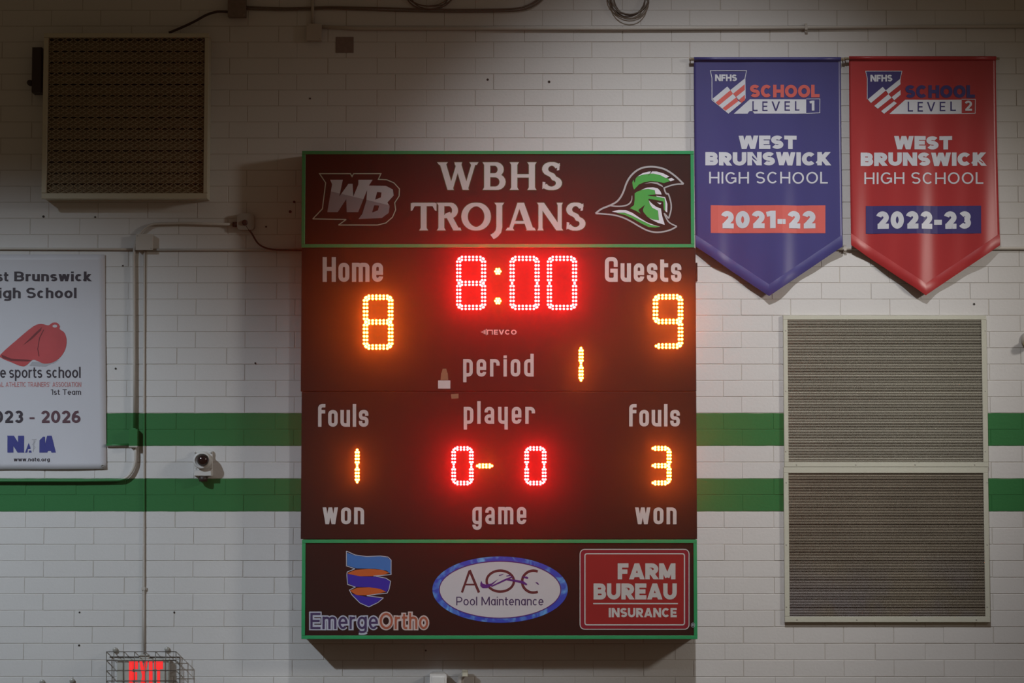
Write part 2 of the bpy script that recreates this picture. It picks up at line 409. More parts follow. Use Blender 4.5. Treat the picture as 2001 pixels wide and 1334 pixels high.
    wd = {'A': .84, 'B': .68, 'C': .78, 'D': .76, 'E': .60, 'F': .56, 'G': .80, 'H': .74, 'I': w, 'J': .50, 'K': .74, 'L': .55, 'M': .90, 'N': .78, 'O': .84,
          'P': .66, 'R': .70, 'S': .66, 'T': .68, 'U': .74, 'V': .80, 'W': 1.12, 'X': .74, '0': .62, '1': .36, '2': .58, '3': .58, '6': .60, '-': .32, '.': w, "'": w,
          'a': .52, 'b': .56, 'c': .50, 'd': .56, 'e': .54, 'f': .34, 'g': .56, 'h': .52, 'i': w, 'k': .52, 'l': w, 'm': .82, 'n': .52, 'o': .57, 'p': .56, 'r': .34,
          's': .47, 't': .34, 'u': .52, 'w': .76, ' ': .28}
    grow = max(0.0, w - 0.16) * (0.9 if ch not in "I.'il" else 0)
    Wd = wd.get(ch, .6) + grow
    L_ = b; R_ = Wd - b; c = Wd / 2; rx = c - b
    yb, yt = b, T; hh = (yt - yb)
    if ch == 'A':
        S([(L_, 0), (c, T + b)], 0, 1, ext=True); S([(R_, 0), (c, T + b)], 0, 1, ext=True); S([(Wd * .22, .27), (Wd * .78, .27)])
    elif ch == 'B':
        r1 = .25 * hh; r2 = .25 * hh; m = .5
        S([(b, 0), (b, 1)]); S([(b, T), (R_ - r1 - .02, T)] + el(R_ - r1 - .03, (T + m) / 2, r1, (T - m) / 2, 90, -90, 8) + [(b, m)]); S([(b, m), (R_ - r2, m)] + el(R_ - r2, (b + m) / 2, r2, (m - b) / 2, 90, -90, 8) + [(b, b)])
    elif ch == 'C': S(el(c, .5, rx, hh / 2, 42, 318, 22))
    elif ch == 'D': S([(b, 0), (b, 1)]); S([(b, T), (c * .9, T)] + el(c * .9, .5, R_ - c * .9, hh / 2, 90, -90, 14) + [(b, b)])
    elif ch == 'E': S([(b, 0), (b, 1)]); S([(b, T), (Wd, T)]); S([(b, .5), (Wd * .92, .5)]); S([(b, b), (Wd, b)])
    elif ch == 'F': S([(b, 0), (b, 1)]); S([(b, T), (Wd, T)]); S([(b, .48), (Wd * .9, .48)])
    elif ch == 'G': S(el(c, .5, rx, hh / 2, 42, 330, 22)); S([(R_, .12), (R_, .5)]); S([(c + .02, .5 - b * .3), (Wd, .5 - b * .3)])
    elif ch == 'H': S([(b, 0), (b, 1)]); S([(R_, 0), (R_, 1)]); S([(b, .5), (R_, .5)])
    elif ch == 'I': S([(b, 0), (b, 1)])
    elif ch == 'J': S([(R_, 1), (R_, .2)] + el(R_ - .25, .2, .25, .2 - b, 0, -100, 8))
    elif ch == 'K': S([(b, 0), (b, 1)]); S([(b + .04, .36), (R_ - b * .3, 1)], 0, 1, ext=1); S([(Wd * .38, .56), (R_, 0)], 0, 1, ext=1)
    elif ch == 'L': S([(b, 0), (b, 1)]); S([(b, b), (Wd, b)])
    elif ch == 'M': S([(b, 0), (b, 1)]); S([(R_, 0), (R_, 1)]); S([(b, 1), (c, .12)], 0, 1, ext=0); S([(R_, 1), (c, .12)], 0, 1, ext=0)
    elif ch == 'N': S([(b, 0), (b, 1)]); S([(R_, 0), (R_, 1)]); S([(b, 1), (R_, 0)], 0, 1, ext=True)
    elif ch in 'O0': S(el(c, .5, rx, hh / 2, 0, 360, 28)[:-1], closed=True)
    elif ch == 'P': S([(b, 0), (b, 1)]); S([(b, T), (c, T)] + el(c, (T + .42) / 2, R_ - c, (T - .42) / 2, 90, -90, 10) + [(b, .42)])
    elif ch == 'R': S([(b, 0), (b, 1)]); S([(b, T), (c, T)] + el(c, (T + .42) / 2, R_ - c - .01, (T - .42) / 2, 90, -90, 10) + [(b, .42)]); S([(c * .95, .42), (R_ + .0, 0)], 0, 1, ext=1)
    elif ch in 'Ss':
        t = T if ch == 'S' else X; q = (t - b) / 4
        S(el(c, t - q, rx, q, 28, 270, 16) + el(c, b + q, rx, q, 90, -152, 16)[1:])
    elif ch == 'T': S([(c, 0), (c, 1)]); S([(0, T), (Wd, T)])
    elif ch == 'U': S([(b, 1), (b, b + rx)] + el(c, b + rx, rx, rx, 180, 360, 14) + [(R_, 1)])
    elif ch == 'V': S([(L_, 1), (c, 0)], 0, 1, ext=True); S([(R_, 1), (c, 0)], 0, 1, ext=True)
    elif ch == 'W':
        for a_, d_ in ((L_, .28), (c, .28), (c, .72), (R_, .72)): S([(a_, 1), (Wd * d_, 0)], 0, 1, ext=True)
    elif ch == 'X': S([(L_, 0), (R_, 1)], 0, 1, ext=True); S([(R_, 0), (L_, 1)], 0, 1, ext=True)
    elif ch == '1': S([(R_, 0), (R_, 1)]); S([(0, T - .06), (R_, T + .02)], None, 1)
    elif ch == '2': S(el(c, T - .27 + b * .4, rx, .27 - b * .4, 165, -38, 14) + [(b * 1.35, b)]); S([(b * .6, b), (Wd, b)])
    elif ch == '3': S(el(c, T - (T - .52) / 2, rx * .93, (T - .52) / 2, 150, -90, 12)); S(el(c, b + (.52 - b) / 2, rx, (.52 - b) / 2, 90, -155, 12))
    elif ch == '6': S(el(c, .32, rx, .32 - b, 0, 360, 20)[:-1], closed=True); S([(b, .34), (b + .03, .62), (c * .9, .86), (R_ - .04, T)])
    elif ch == '-': S([(0, .38), (Wd, .38)])
    elif ch == '.': S([(b, 0), (b, w)])
    elif ch == "'": S([(b, .7), (b, 1)])
    elif ch == 'a': S(el(c, xh / 2, rx, (X - b) / 2, 0, 360, 18)[:-1], closed=True); S([(R_, 0), (R_, xh)])
    elif ch == 'b': S(el(c, xh / 2, rx, (X - b) / 2, 0, 360, 18)[:-1], closed=True); S([(b, 0), (b, 1)])
    elif ch == 'd': S(el(c, xh / 2, rx, (X - b) / 2, 0, 360, 18)[:-1], closed=True); S([(R_, 0), (R_, 1)])
    elif ch == 'p': S(el(c, xh / 2, rx, (X - b) / 2, 0, 360, 18)[:-1], closed=True); S([(b, -.28), (b, xh)])
    elif ch == 'o': S(el(c, xh / 2, rx, (X - b) / 2, 0, 360, 20)[:-1], closed=True)
    elif ch == 'c': S(el(c, xh / 2, rx, (X - b) / 2, 45, 315, 16))
    elif ch == 'e': S(el(c, xh / 2, rx, (X - b) / 2, 0, 318, 18)); S([(b, xh * .5), (Wd, xh * .5)])
    elif ch == 'f': S([(.34 * Wd + .03, 0), (.34 * Wd + .03, T - .12)] + el(.34 * Wd + .15, T - .12, .12, .12, 180, 90, 6) + [(Wd, T)]); S([(0, X), (Wd, X)])
    elif ch == 'g': S(el(c, xh / 2, rx, (X - b) / 2, 0, 360, 18)[:-1], closed=True); S([(R_, xh), (R_, -.08)] + el(c, -.06, rx, .25 - .06 - b, 0, -150, 10))
    elif ch in 'hn': S([(b, 0), (b, 1 if ch == 'h' else xh)]); S([(b, X - rx * .7)] + el(c, X - rx * .8, rx, rx * .8, 165, 0, 10) + [(R_, 0)])
    elif ch == 'i': S([(b, 0), (b, xh)]); S([(b, 1 - w * .9), (b, 1)])
    elif ch == 'k': S([(b, 0), (b, 1)]); S([(b, .22), (R_ - b * .4, xh)], 0, xh, ext=1); S([(Wd * .36, .36), (R_, 0)], 0, 1, ext=1)
    elif ch == 'l': S([(b, 0), (b, 1)])
    elif ch == 'm':
        q = (R_ - L_) / 4; S([(b, 0), (b, xh)])
        S(el(L_ + q, X - q * .9, q, q * .9, 165, 0, 8) + [(L_ + 2 * q, 0)]); S(el(L_ + 3 * q, X - q * .9, q, q * .9, 165, 0, 8) + [(R_, 0)])
    elif ch == 'r': S([(b, 0), (b, xh)]); S([(b, X - .16), (b + .07, X - .03), (Wd, X)])
    elif ch == 't': S([(.4 * Wd, .94), (.4 * Wd, b + .1)] + el(.4 * Wd + .1, b + .1, .1, .1, 180, 270, 5) + [(Wd, b)]); S([(0, X), (Wd, X)])
    elif ch == 'u': S([(b, xh), (b, b + rx * .8)] + el(c, b + rx * .8, rx, rx * .8, 180, 350, 10)); S([(R_, 0), (R_, xh)])
    elif ch == 'w':
        for a_, d_ in ((L_, .28), (c, .28), (c, .72), (R_, .72)): S([(a_, xh), (Wd * d_, 0)], 0, xh, ext=True)
    return Wd, P

def text(s, x0, x1, ytop, ybase, w=0.16, xh=0.74, gap=0.11, cond=False, shear=0.0, tilt=0.0, capw=None):
    """polygons in picture pixels: s fitted between x0 and x1, capitals from ybase up to ytop"""
    out = []; x = 0.0
    for ch in s:
        if ch == ' ': x += 0.34; continue
        wd, P = glyph(ch, w, xh, cond)
        for p in P: out.append([(q[0] + x, q[1]) for q in p])
        x += wd + gap
    x -= gap
    h = ybase - ytop
    return [[(x0 + (q[0] + shear * q[1]) / x * (x1 - x0), ybase - q[1] * h + tilt * (q[0] / x)) for q in p] for p in out]

# flared roman capitals for the team name: stems that widen to wedge feet
def flare_text(s, x0, x1, ytop, ybase, grow=0.0, gap=.02):
    out = []; x = 0.0
    sw = .19; th = .12
    def stem(xc, y0=0., y1=1., w=sw, f=1.55):
        a, g = w / 2 + grow, w * f / 2 + grow
        return [[(xc - g, y0 - grow), (xc + g, y0 - grow), (xc + a, y0 + .09), (xc - a, y0 + .09)], [(xc - a, y0 + .09), (xc + a, y0 + .09), (xc + a, y1 - .09), (xc - a, y1 - .09)], [(xc - a, y1 - .09), (xc + a, y1 - .09), (xc + g, y1 + grow), (xc - g, y1 + grow)]]
    def dia(xa, ya, xb, yb, w):
        q = stroke([(xa, ya), (xb, yb)], w + 2 * grow)[0]
        dx, dy = xb - xa, yb - ya; l = math.hypot(dx, dy); e = .15
        q = stroke([(xa - dx / l * e, ya - dy / l * e), (xb + dx / l * e, yb + dy / l * e)], w + 2 * grow)[0]
        q = clip(q, 0, 1, grow); q = clip(q, 0, -1, 1 + grow)
        return [q] if q else []
    def arc(pts, wa, wb=None, closed=False):
        n = len(pts); wb = wb if wb is not None else wa
        tp = []
        for i in range(n):   # thick where the line runs upright, thin where level
            p, q = pts[max(0, i - 1)] if not closed else pts[i - 1], pts[(i + 1) % n] if closed else pts[min(n - 1, i + 1)]
            dx, dy = q[0] - p[0], q[1] - p[1]; l = math.hypot(dx, dy) or 1
            tp.append(wb + (wa - wb) * abs(dy) / l + 2 * grow)
        return stroke(pts, 1.0, closed, tp)
    def wedge(xc, y, up=True, w=sw, f=1.7):
        g = w * f / 2 + grow; a = w / 2 + grow
        s_ = -1 if up else 1
        return [[(xc - g, y - s_ * grow), (xc + g, y - s_ * grow), (xc + a, y + s_ * .1), (xc - a, y + s_ * .1)]]
    for ch in s:
        P = []; wd = .8
        if ch == 'W':
            wd = 1.28
            P += dia(.14, 1, .40, 0, sw) + dia(.66, 1, .40, 0, th) + dia(.62, 1, .88, 0, sw) + dia(1.14, 1, .88, 0, th) + wedge(.14, 1, w=.2) + wedge(1.14, 1, w=.17) + wedge(.64, 1, w=.2, f=1.2)
        elif ch == 'B':
            wd = .72; P += stem(.15) + arc([(.15, .94)] + el(.40, .74, .18, .20, 90, -90, 10) + [(.15, .54)], sw, th) + arc([(.15, .52)] + el(.42, .29, .22, .23, 90, -90, 10) + [(.15, .06)], sw, th)
        elif ch == 'H': wd = .88; P += stem(.16) + stem(.72) + [[(.16, .45 - grow), (.72, .45 - grow), (.72, .57 + grow), (.16, .57 + grow)]]
        elif ch == 'S':
            wd = .66; P += arc(el(.34, .755, .21, .19, 22, 250, 14) + [(.36, .52)] + el(.33, .245, .24, .19, 70, -158, 14), sw, th)
            P += [[(.50, .70), (.58, .72), (.60, .98), (.52, .92)], [(.04, .02), (.12, .1), (.14, .28), (.05, .30)]]
        elif ch == 'T': wd = .80; P += stem(.40) + [[(.02, .88 - grow), (.78, .88 - grow), (.78, 1 + grow), (.02, 1 + grow)], [(-.02 - grow, 1), (-.02 - grow, .70), (.03, .72), (.12, .9)], [(.82 + grow, 1), (.82 + grow, .70), (.77, .72), (.68, .9)]]
        elif ch == 'R': wd = .80; P += stem(.16) + arc([(.16, .94)] + el(.42, .72, .19, .22, 90, -90, 12) + [(.16, .50)], sw, th) + dia(.42, .5, .66, 0, sw) + wedge(.68, 0, up=False, w=.2, f=1.4)
        elif ch == 'O': wd = .98; P += arc(el(.48, .5, .38, .44, 0, 360, 30)[:-1], sw * 1.1, th, True)
        elif ch == 'J':
            wd = .42; P += arc([(.24, .98), (.24, .12), (.21, -.04), (.12, -.16), (.0, -.24)], sw) + wedge(.24, 1)
        elif ch == 'A': wd = .98; P += dia(.16, 0, .46, 1, th) + dia(.82, 0, .50, 1, sw * 1.1) + [[(.26, .24 - grow), (.70, .24 - grow), (.70, .34 + grow), (.26, .34 + grow)]] + wedge(.15, 0, up=False, w=.16, f=1.8) + wedge(.84, 0, up=False, w=.21, f=1.5)
        elif ch == 'N': wd = .94; P += stem(.15, w=.13) + stem(.78, w=.13) + dia(.15, 1, .78, 0, sw)
        for p in P: out.append([(q[0] + x, q[1]) for q in p])
        x += wd + gap
    x -= gap + .03
    return [[(x0 + q[0] / x * (x1 - x0), ybase - q[1] * (ybase - ytop)) for q in p] for p in out]

# ------------------------------------------------------------------ wall_back with its bricks
BW = px2w(1412, 631).x - px2w(1024.6, 631).x
BW = BW / 4.0
X0 = px2w(1412, 631).x
mb = MB(); mb.box(-7, 7, 0.0020, 0.25, 0.0, 8.6)
wall = mb.build('wall_back', M['mortar']); wall['kind'] = 'structure'
occ = [(590, 295, 1362, 1250), (83, 65, 410, 392), (1533, 612, 1934, 1220), (1357, 112, 1645, 530), (1659, 110, 1954, 530), (0, 497, 207, 917)]
JT = 0.0032
bm = MB(); bm.box(-BW / 2 + JT / 2, BW / 2 - JT / 2, 0.0, 0.008, -CH / 2 + JT / 2, CH / 2 - JT / 2, 0.0016)
brick_mesh = bm.mesh('brick'); brick_mesh.materials.append(M['paint'])
cands = []; rest = MB()
for row in range(-30, 46):
    zc = Z807 + CH * (row + 0.5)
    even = (row % 2 != 0)
    # rows with z just below the pixel row 616..647 carry the joint at 1412
    for c in range(-18, 18):
        xc = X0 + BW * (c + 0.5) + (0 if even else BW * 0.372)
        if abs(xc) > 4.4 or zc < 1.3 or zc > 7.0: continue
        u0, v0 = w2px(Vector((xc - BW / 2, 0, zc + CH / 2))); u1, v1 = w2px(Vector((xc + BW / 2, 0, zc - CH / 2)))
        vis = 0
        for i in range(6):
            for j in range(3):
                u = u0 + (u1 - u0) * (i + .5) / 6; v = v0 + (v1 - v0) * (j + .5) / 3
                if 0 <= u < W and 0 <= v < H and not any(a <= u <= c_ and b_ <= v <= d for a, b_, c_, d in occ): vis += 1
        cands.append((-vis, 0 if (v0 + v1) / 2 > 480 or (u0 + u1) / 2 > 560 else 1, row, c, xc, zc))
cands.sort()
for i, (nv, _, row, c, xc, zc) in enumerate(cands):
    dy = random.uniform(-0.0006, 0.0006); dz = random.uniform(-0.0005, 0.0005); dx = random.uniform(-0.0015, 0.0015)
    if i < 300:
        o = bpy.data.objects.new('brick', brick_mesh); COL.objects.link(o); o.parent = wall
        o.location = (xc + dx, dy, zc + dz)
        o.rotation_euler = (random.uniform(-.004, .004), random.uniform(-.0015, .0015), random.uniform(-.003, .003))
    else:
        rest.box(xc + dx - BW / 2 + JT / 2, xc + dx + BW / 2 - JT / 2, dy, 0.008, zc + dz - CH / 2 + JT / 2, zc + dz + CH / 2 - JT / 2, 0.0016)
o = rest.build('bricks', M['paint'], wall); o['kind'] = 'stuff'
# filled vertical control joint on the left, and the stone-coloured lintel caulk lines
mb = MB(); mb.box(px2w(282, 900).x - .004, px2w(282, 900).x + .004, -.001, 0.008, 1.3, px2w(282, 490).z)
mb.build('control_joint', M['pipe'], wall)

# ------------------------------------------------------------------ scoreboard in three cabinets
YB = -0.20        # front of the cabinets
def cabinet(mb, x0, y0, x1, y1, yf=YB):
    mb.pbox(x0, y0, x1, y1, yf, -0.012, 0.003)
def at(x, y, d=0.0): return px2w(x, y, d)

team = empty('team_sign', at(973, 484, -.1), 'dark school team-name sign with green trim and a helmet emblem, top cabinet above the clock', 'sign')
mb = MB(); cabinet(mb, 589.5, 294.5, 1356.5, 483.5); mb.build('cabinet', M['cabinet'], team)
def trim_bars(parent, x0, y0, x1, y1, t, bars):
    for n in bars:
        mb = MB(); mb.bar((x0, y0, x1, y1), (x0 + t, y0 + t, x1 - t, y1 - t), n, YB - .006, YB - .0002, .0015); mb.build('trim_bar', M['trim_green'], parent)
trim_bars(team, 589.5, 294.5, 1356.5, 483.5, 6.8, 'tblr')
decal('lettering', flare_text('WBHS', 856, 1096, 317, 371, .022, .13), YB, M['letter_edge'], team, 'thin dark olive edge behind the letters WBHS', off=.0006)
decal('lettering', flare_text('WBHS', 856, 1096, 317, 371, 0, .13), YB, M['caption'], team, 'pale flared capitals reading WBHS')
decal('lettering', flare_text('TROJANS', 804, 1142, 396, 450, .022), YB, M['letter_edge'], team, 'thin dark olive edge behind the letters TROJANS', off=.0006)
decal('lettering', flare_text('TROJANS', 804, 1142, 396, 450), YB, M['caption'], team, 'pale flared capitals reading TROJANS')
# helmet emblem, drawn in its own coordinates
HS = 1592 / 185.0
def h(pts): return [(1160 + x / HS, 310 + y / HS) for x, y in pts]
def smooth(pts, closed=False, n=4):
    m = len(pts); out = []
    for i in range(m if closed else m - 1):
        p0 = pts[(i - 1) % m] if closed or i > 0 else pts[i]; p1 = pts[i]; p2 = pts[(i + 1) % m]
        p3 = pts[(i + 2) % m] if closed or i + 2 < m else p2
        for k in range(n):
            t = k / n
            out.append(tuple(0.5 * ((2 * p1[j]) + (-p0[j] + p2[j]) * t + (2 * p0[j] - 5 * p1[j] + 4 * p2[j] - p3[j]) * t * t + (-p0[j] + 3 * p1[j] - 3 * p2[j] + p3[j]) * t ** 3) for j in (0, 1)))
    if not closed: out.append(pts[-1])
    return out
emb = MB()
out1 = smooth([(32, 920), (130, 845), (275, 785), (385, 725), (455, 645), (505, 545), (545, 430), (590, 340), (655, 258), (740, 190), (840, 148), (960, 134), (1080, 145), (1200, 180), (1310, 245), (1410, 325), (1512, 425)])
out2 = smooth([(1512, 425), (1400, 428), (1290, 452), (1185, 492)]) + smooth([(1185, 492), (1205, 560), (1228, 592), (1255, 592), (1288, 690), (1305, 790), (1298, 880), (1262, 1005)])
out3 = smooth([(1262, 1005), (1225, 960), (1190, 925), (1232, 1020), (1290, 1085), (1400, 1137)])
out4 = smooth([(1400, 1137), (1300, 1192), (1180, 1225), (1050, 1237), (910, 1208), (770, 1138), (630, 1055), (490, 988), (330, 945), (160, 928), (32, 920)])
inner = smooth([(645, 620), (638, 700), (592, 762), (500, 795), (370, 800), (270, 785)])
polys = []
for l, w_ in ((out1, 30), (out2, 24), (out3, 22), (out4, 26)):
    polys += stroke(h(l), w_ / HS)
polys += stroke(h(inner), 24 / HS, taper=[.3 + .7 * min(1, i / 6) for i in range(len(inner))])
decal('emblem_outline', polys, YB, M['logo_grey'], team, 'pale outline of the helmet emblem')
gpoly = [[(735, 300), (830, 262), (925, 250), (925, 290), (945, 247), (1080, 255), (1190, 300), (1205, 330), (1240, 325), (1295, 372), (1180, 410), (1080, 385), (960, 375), (850, 395), (760, 435), (680, 520), (660, 470), (650, 400), (670, 352), (690, 410), (705, 335)],
         [(690, 580), (740, 550), (820, 522), (920, 507), (1025, 527), (1040, 600), (900, 612), (960, 630), (1060, 636), (1190, 662), (1203, 740), (1200, 880), (1180, 850), (1172, 720), (1080, 698), (920, 672), (932, 740), (985, 822), (1080, 872), (1096, 1032), (1000, 1020), (905, 978), (840, 900), (828, 860), (862, 775), (750, 862), (792, 925), (720, 880), (610, 832), (680, 780), (690, 680)],
         [(390, 912), (520, 908), (650, 958), (800, 1038), (960, 1112), (1120, 1145), (1040, 1157), (930, 1150), (800, 1088), (650, 1003), (520, 945)]]
wpoly = [[(735, 298), (830, 240), (930, 216), (965, 214), (940, 252), (830, 268)], [(985, 213), (1060, 215), (1170, 245), (1275, 300), (1215, 325), (1120, 275), (1010, 250), (955, 250)], [(1255, 342), (1312, 320), (1362, 356), (1292, 380)],
         [(800, 522), (900, 485), (1000, 480), (1080, 500), (1125, 550), (1143, 602), (1042, 597), (1028, 530), (920, 506)],
         [(1050, 622), (1202, 645), (1240, 760), (1238, 905), (1205, 882), (1206, 740), (1192, 662), (1060, 636)],
         [(928, 700), (990, 762), (1060, 812), (1130, 836), (1152, 960), (1197, 1112), (1080, 1078), (990, 1032), (920, 990), (1000, 1022), (1100, 1036), (1082, 872), (988, 825), (945, 760)],
         [(1062, 733), (1142, 745), (1120, 772)],
         [(305, 888), (420, 860), (540, 863), (650, 908), (780, 998), (900, 1070), (1020, 1115), (1125, 1143), (960, 1112), (800, 1036), (650, 956), (520, 906), (400, 908)]]
decal('emblem', [t for p in gpoly for t in tri([h(p)])], YB, M['logo_green'], team, 'green helmet with crest')
decal('emblem_highlight', [t for p in wpoly for t in tri([h(p)])], YB, M['logo_white'], team, 'white highlights of the helmet', off=.0018)
decal('emblem_highlight', tri([h([(850, 422), (960, 393), (1075, 400), (1160, 452), (1168, 480), (1060, 426), (960, 408)])]), YB, M['logo_grey'], team)
# interlocked WB letters
WS = 2001 / 400.0
def q5(pts): return [(580 + x / WS, 280 + y / WS) for x, y in pts]
wbo = [(222, 296), (524, 296), (540, 325), (555, 296), (822, 296), (797, 352), (880, 356), (950, 386), (1003, 445), (1000, 515), (957, 580), (966, 650), (935, 722), (870, 778), (790, 798), (408, 798), (482, 744), (156, 738), (250, 640), (282, 385)]
decal('monogram_outline', stroke(q5(wbo), 1.9, True), YB, M['logo_line'], team, 'thin pale outline round the monogram')
Wp = [(325, 355), (450, 355), (415, 520), (505, 395), (545, 395), (552, 520), (602, 400), (602, 355), (742, 355), (705, 412), (600, 672), (488, 672), (483, 545), (400, 672), (298, 672), (345, 400)]
Bp = [(690, 412), (870, 415), (938, 450), (947, 510), (885, 578), (908, 612), (898, 680), (830, 730), (602, 740), (640, 690), (680, 560)]
B1 = [(785, 475), (828, 480), (822, 528), (765, 550)]; B2 = [(757, 605), (805, 608), (792, 655), (735, 676)]
tris = tri([q5(Wp)]) + tri([q5(Bp), q5(B1)[::-1], q5(B2)[::-1]])
la, lb = q5([(330, 468), (905, 605)])
na, nb_ = -(lb[1] - la[1]), (lb[0] - la[0]); nc = -(na * la[0] + nb_ * la[1])
decal('monogram', [p for p in (clip(t, -na, -nb_, -nc) for t in tris) if p], YB, M['logo_grey'], team, 'pale grey upper half of the slanted letters WB')
decal('monogram', [p for p in (clip(t, na, nb_, nc) for t in tris) if p], YB, M['logo_shade'], team, 'darker grey lower half of the slanted letters WB')

# main scoreboard
board = empty('scoreboard', at(974, 1053, -.1), 'large dark scoreboard showing 8:00 on the clock, 8 for home and 9 for guests', 'scoreboard')
mb = MB(); cabinet(mb, 588.5, 484.2, 1360, 764.3); mb.build('cabinet_panel', M['cabinet'], board)
mb = MB(); cabinet(mb, 588.5, 765.3, 1361.5, 1053); mb.build('cabinet_panel', M['cabinet'], board)
mb = MB(); mb.pbox(1360.2, 513, 1363, 549, YB + .03, YB + .13); mb.build('hinge_bracket', M['cabinet'], board)
mb = MB(); mb.pbox(588.5, 470, 590, 480, YB + .03, YB + .05)
caps = [('Home', 630.5, 748.5, 502, 550.5, .165, .77, .10), ('Guests', 1182, 1331.5, 502, 550.5, .165, .75, .115),
        ('period', 905, 1043, 691, 735.5, .150, .77, .17), ('player', 906, 1045.5, 783.5, 828, .150, .75, .17),
        ('fouls', 621.5, 720, 789, 833.5, .155, .74, .12), ('fouls', 1229.5, 1328.5, 789, 833, .155, .74, .12),
        ('won', 630.5, 711.5, 981, 1024, .155, .77, .13), ('game', 923, 1028.5, 980, 1024, .150, .77, .16), ('won', 1241, 1322, 981, 1024, .155, .77, .13)]
side = {621.5: ' on the home side', 1229.5: ' on the guest side', 630.5: '', 1241: ' on the guest side'}
for s, x0, x1, yt, ybs, w_, xh, gp in caps:
    if s in ('won',): yt = ybs - (ybs - (ybs - 33)) / xh
    decal('caption', text(s, x0, x1, yt, ybs, w_, xh, gp, cond=True), YB, M['caption'], board, 'pale lettering reading ' + s)
# maker's mark
nv = text('EVCO', 965, 1009.5, 644, 653.5, .20, .7, .13) + stroke([(952.8, 653.5), (952.8, 645)], 1.8) + stroke([(951.9, 645), (962, 645), (962, 653.5)], 1.8)
for k, hgt in ((940, 2.0), (942.5, 3.5), (945, 7), (947, 8.5), (949.5, 12.5)):
    nv += [[(k, 648.5 - hgt / 2), (k + 1.4, 648.5 - hgt / 2), (k + 1.4, 648.5 + hgt / 2), (k, 648.5 + hgt / 2)]]
decal('maker_mark', nv, YB, M['caption'], board, 'small pale maker name reading NEVCO with a sound-wave mark')
decal('sticker', [[(856, 743), (880, 743), (880, 759), (856, 759)]], YB, M['sticker'], board, 'small white paper sticker')
decal('sticker_residue', [[(862, 728), (875, 728), (876, 742), (861, 742)], [(865, 720), (872, 720), (874, 728), (863, 728)]], YB, M['tape'], board, 'brown scrape where a sticker came off')
decal('tape_patch', [[(881, 770), (896, 769), (896, 778), (882, 779)]], YB, M['tape'], board, 'tan bit of tape')

# LED digits: each lit segment is a row of paired domes with a single dome at each end
PXM = DIST / F * 0.995
def dome(mb, x, y, r):
    c = px2w(x, y, YB - .0015); r *= PXM; n = 8
    base = len(mb.v)
    for (rr, d) in ((r, 0), (r * .86, r * .42), (r * .45, r * .72)):
        for k in range(n):
            t = 2 * math.pi * k / n; mb.v.append((c.x + rr * math.cos(t), c.y - d, c.z + rr * math.sin(t)))
    mb.v.append((c.x, c.y - r * .8, c.z))
    for i in range(2):
        for k in range(n):
            q = base + i * n; mb.f.append((q + k, q + (k + 1) % n, q + n + (k + 1) % n, q + n + k))
    for k in range(n): mb.f.append((base + 16 + k, base + 16 + (k + 1) % n, base + 24))
def segment(parent, cx, cy, horiz, big, m):
    n, pitch, sep, tip, r = (6, 7.2, 2.8, 5.0, 2.45) if big else (4, 6.5, 2.35, 4.6, 2.35)
    mb = MB(); half = (n - 1) * pitch / 2
    pts = []
    for k in range(n):
        a = -half + k * pitch; pts += [(a, -sep), (a, sep)]
    pts += [(-half - tip, 0), (half + tip, 0)]
    for a, c in pts:
        if horiz: dome(mb, cx + a, cy + c, r)
        else: dome(mb, cx + c, cy + a, r)
    return mb.build('digit_segment', m, parent, smooth=True)
SEG = {'8': 'abcdefg', '0': 'abcdef', '9': 'abcdfg', '1': 'bc', '3': 'abcdg', '-': 'g'}
def digit(ch, xl, xr, yt, ym, yb, big, m, label):
    mb = MB(); g = 8 if big else 6
    mb.pbox(xl - g, yt - g, xr + g, yb + g, YB - .0005, YB + .002)
    pl = mb.build('digit', M['led_off'], board); pl['label'] = label
    cx = (xl + xr) / 2
    pos = {'a': (cx, yt, 1), 'g': (cx, ym, 1), 'd': (cx, yb, 1), 'f': (xl, (yt + ym) / 2, 0), 'b': (xr, (yt + ym) / 2, 0), 'e': (xl, (ym + yb) / 2, 0), 'c': (xr, (ym + yb) / 2, 0)}
    for s in SEG[ch]:
        x, y, hz = pos[s]; segment(pl, x, y, hz, big, m)
R_, A_ = M['led_red'], M['led_amber']
digit('8', 896.4, 945.0, 504.7, 553.5, 600.4, True, R_, 'lit red LED figure 8 of the clock')
digit('0', 1000.7, 1049.6, 504.7, 553.5, 600.4, True, R_, 'lit red LED figure 0, tens of seconds')
digit('0', 1073.6, 1122.8, 504.7, 553.5, 600.4, True, R_, 'lit red LED figure 0, seconds')
digit('8', 714.4, 763.4, 580.6, 628.8, 677.7, True, A_, 'lit amber LED figure 8, home score')
digit('9', 1280.8, 1329.7, 579.8, 628.0, 675.9, True, A_, 'lit amber LED figure 9, guest score')
digit('1', 1100.8, 1135.4, 677.5, 711.5, 745.2, False, A_, 'lit amber LED figure 1, period')
digit('1', 663.4, 698.0, 876.3, 910.2, 944.0, False, A_, 'lit amber LED figure 1, home fouls')
digit('3', 1273.0, 1307.4, 875.8, 909.5, 943.2, False, A_, 'lit amber LED figure 3, guest fouls')
digit('0', 886.5, 921.0, 876.0, 909.7, 943.5, False, R_, 'lit red LED figure 0, player tens')
digit('0', 1029.1, 1063.3, 876.0, 909.7, 943.5, False, R_, 'lit red LED figure 0, player units')
mb = MB(); mb.pbox(928, 903, 966, 917, YB - .0005, YB + .002); pl = mb.build('dash', M['led_off'], board); pl['label'] = 'lit amber LED dash between the player figures'
segment(pl, 947.0, 910, True, False, A_)
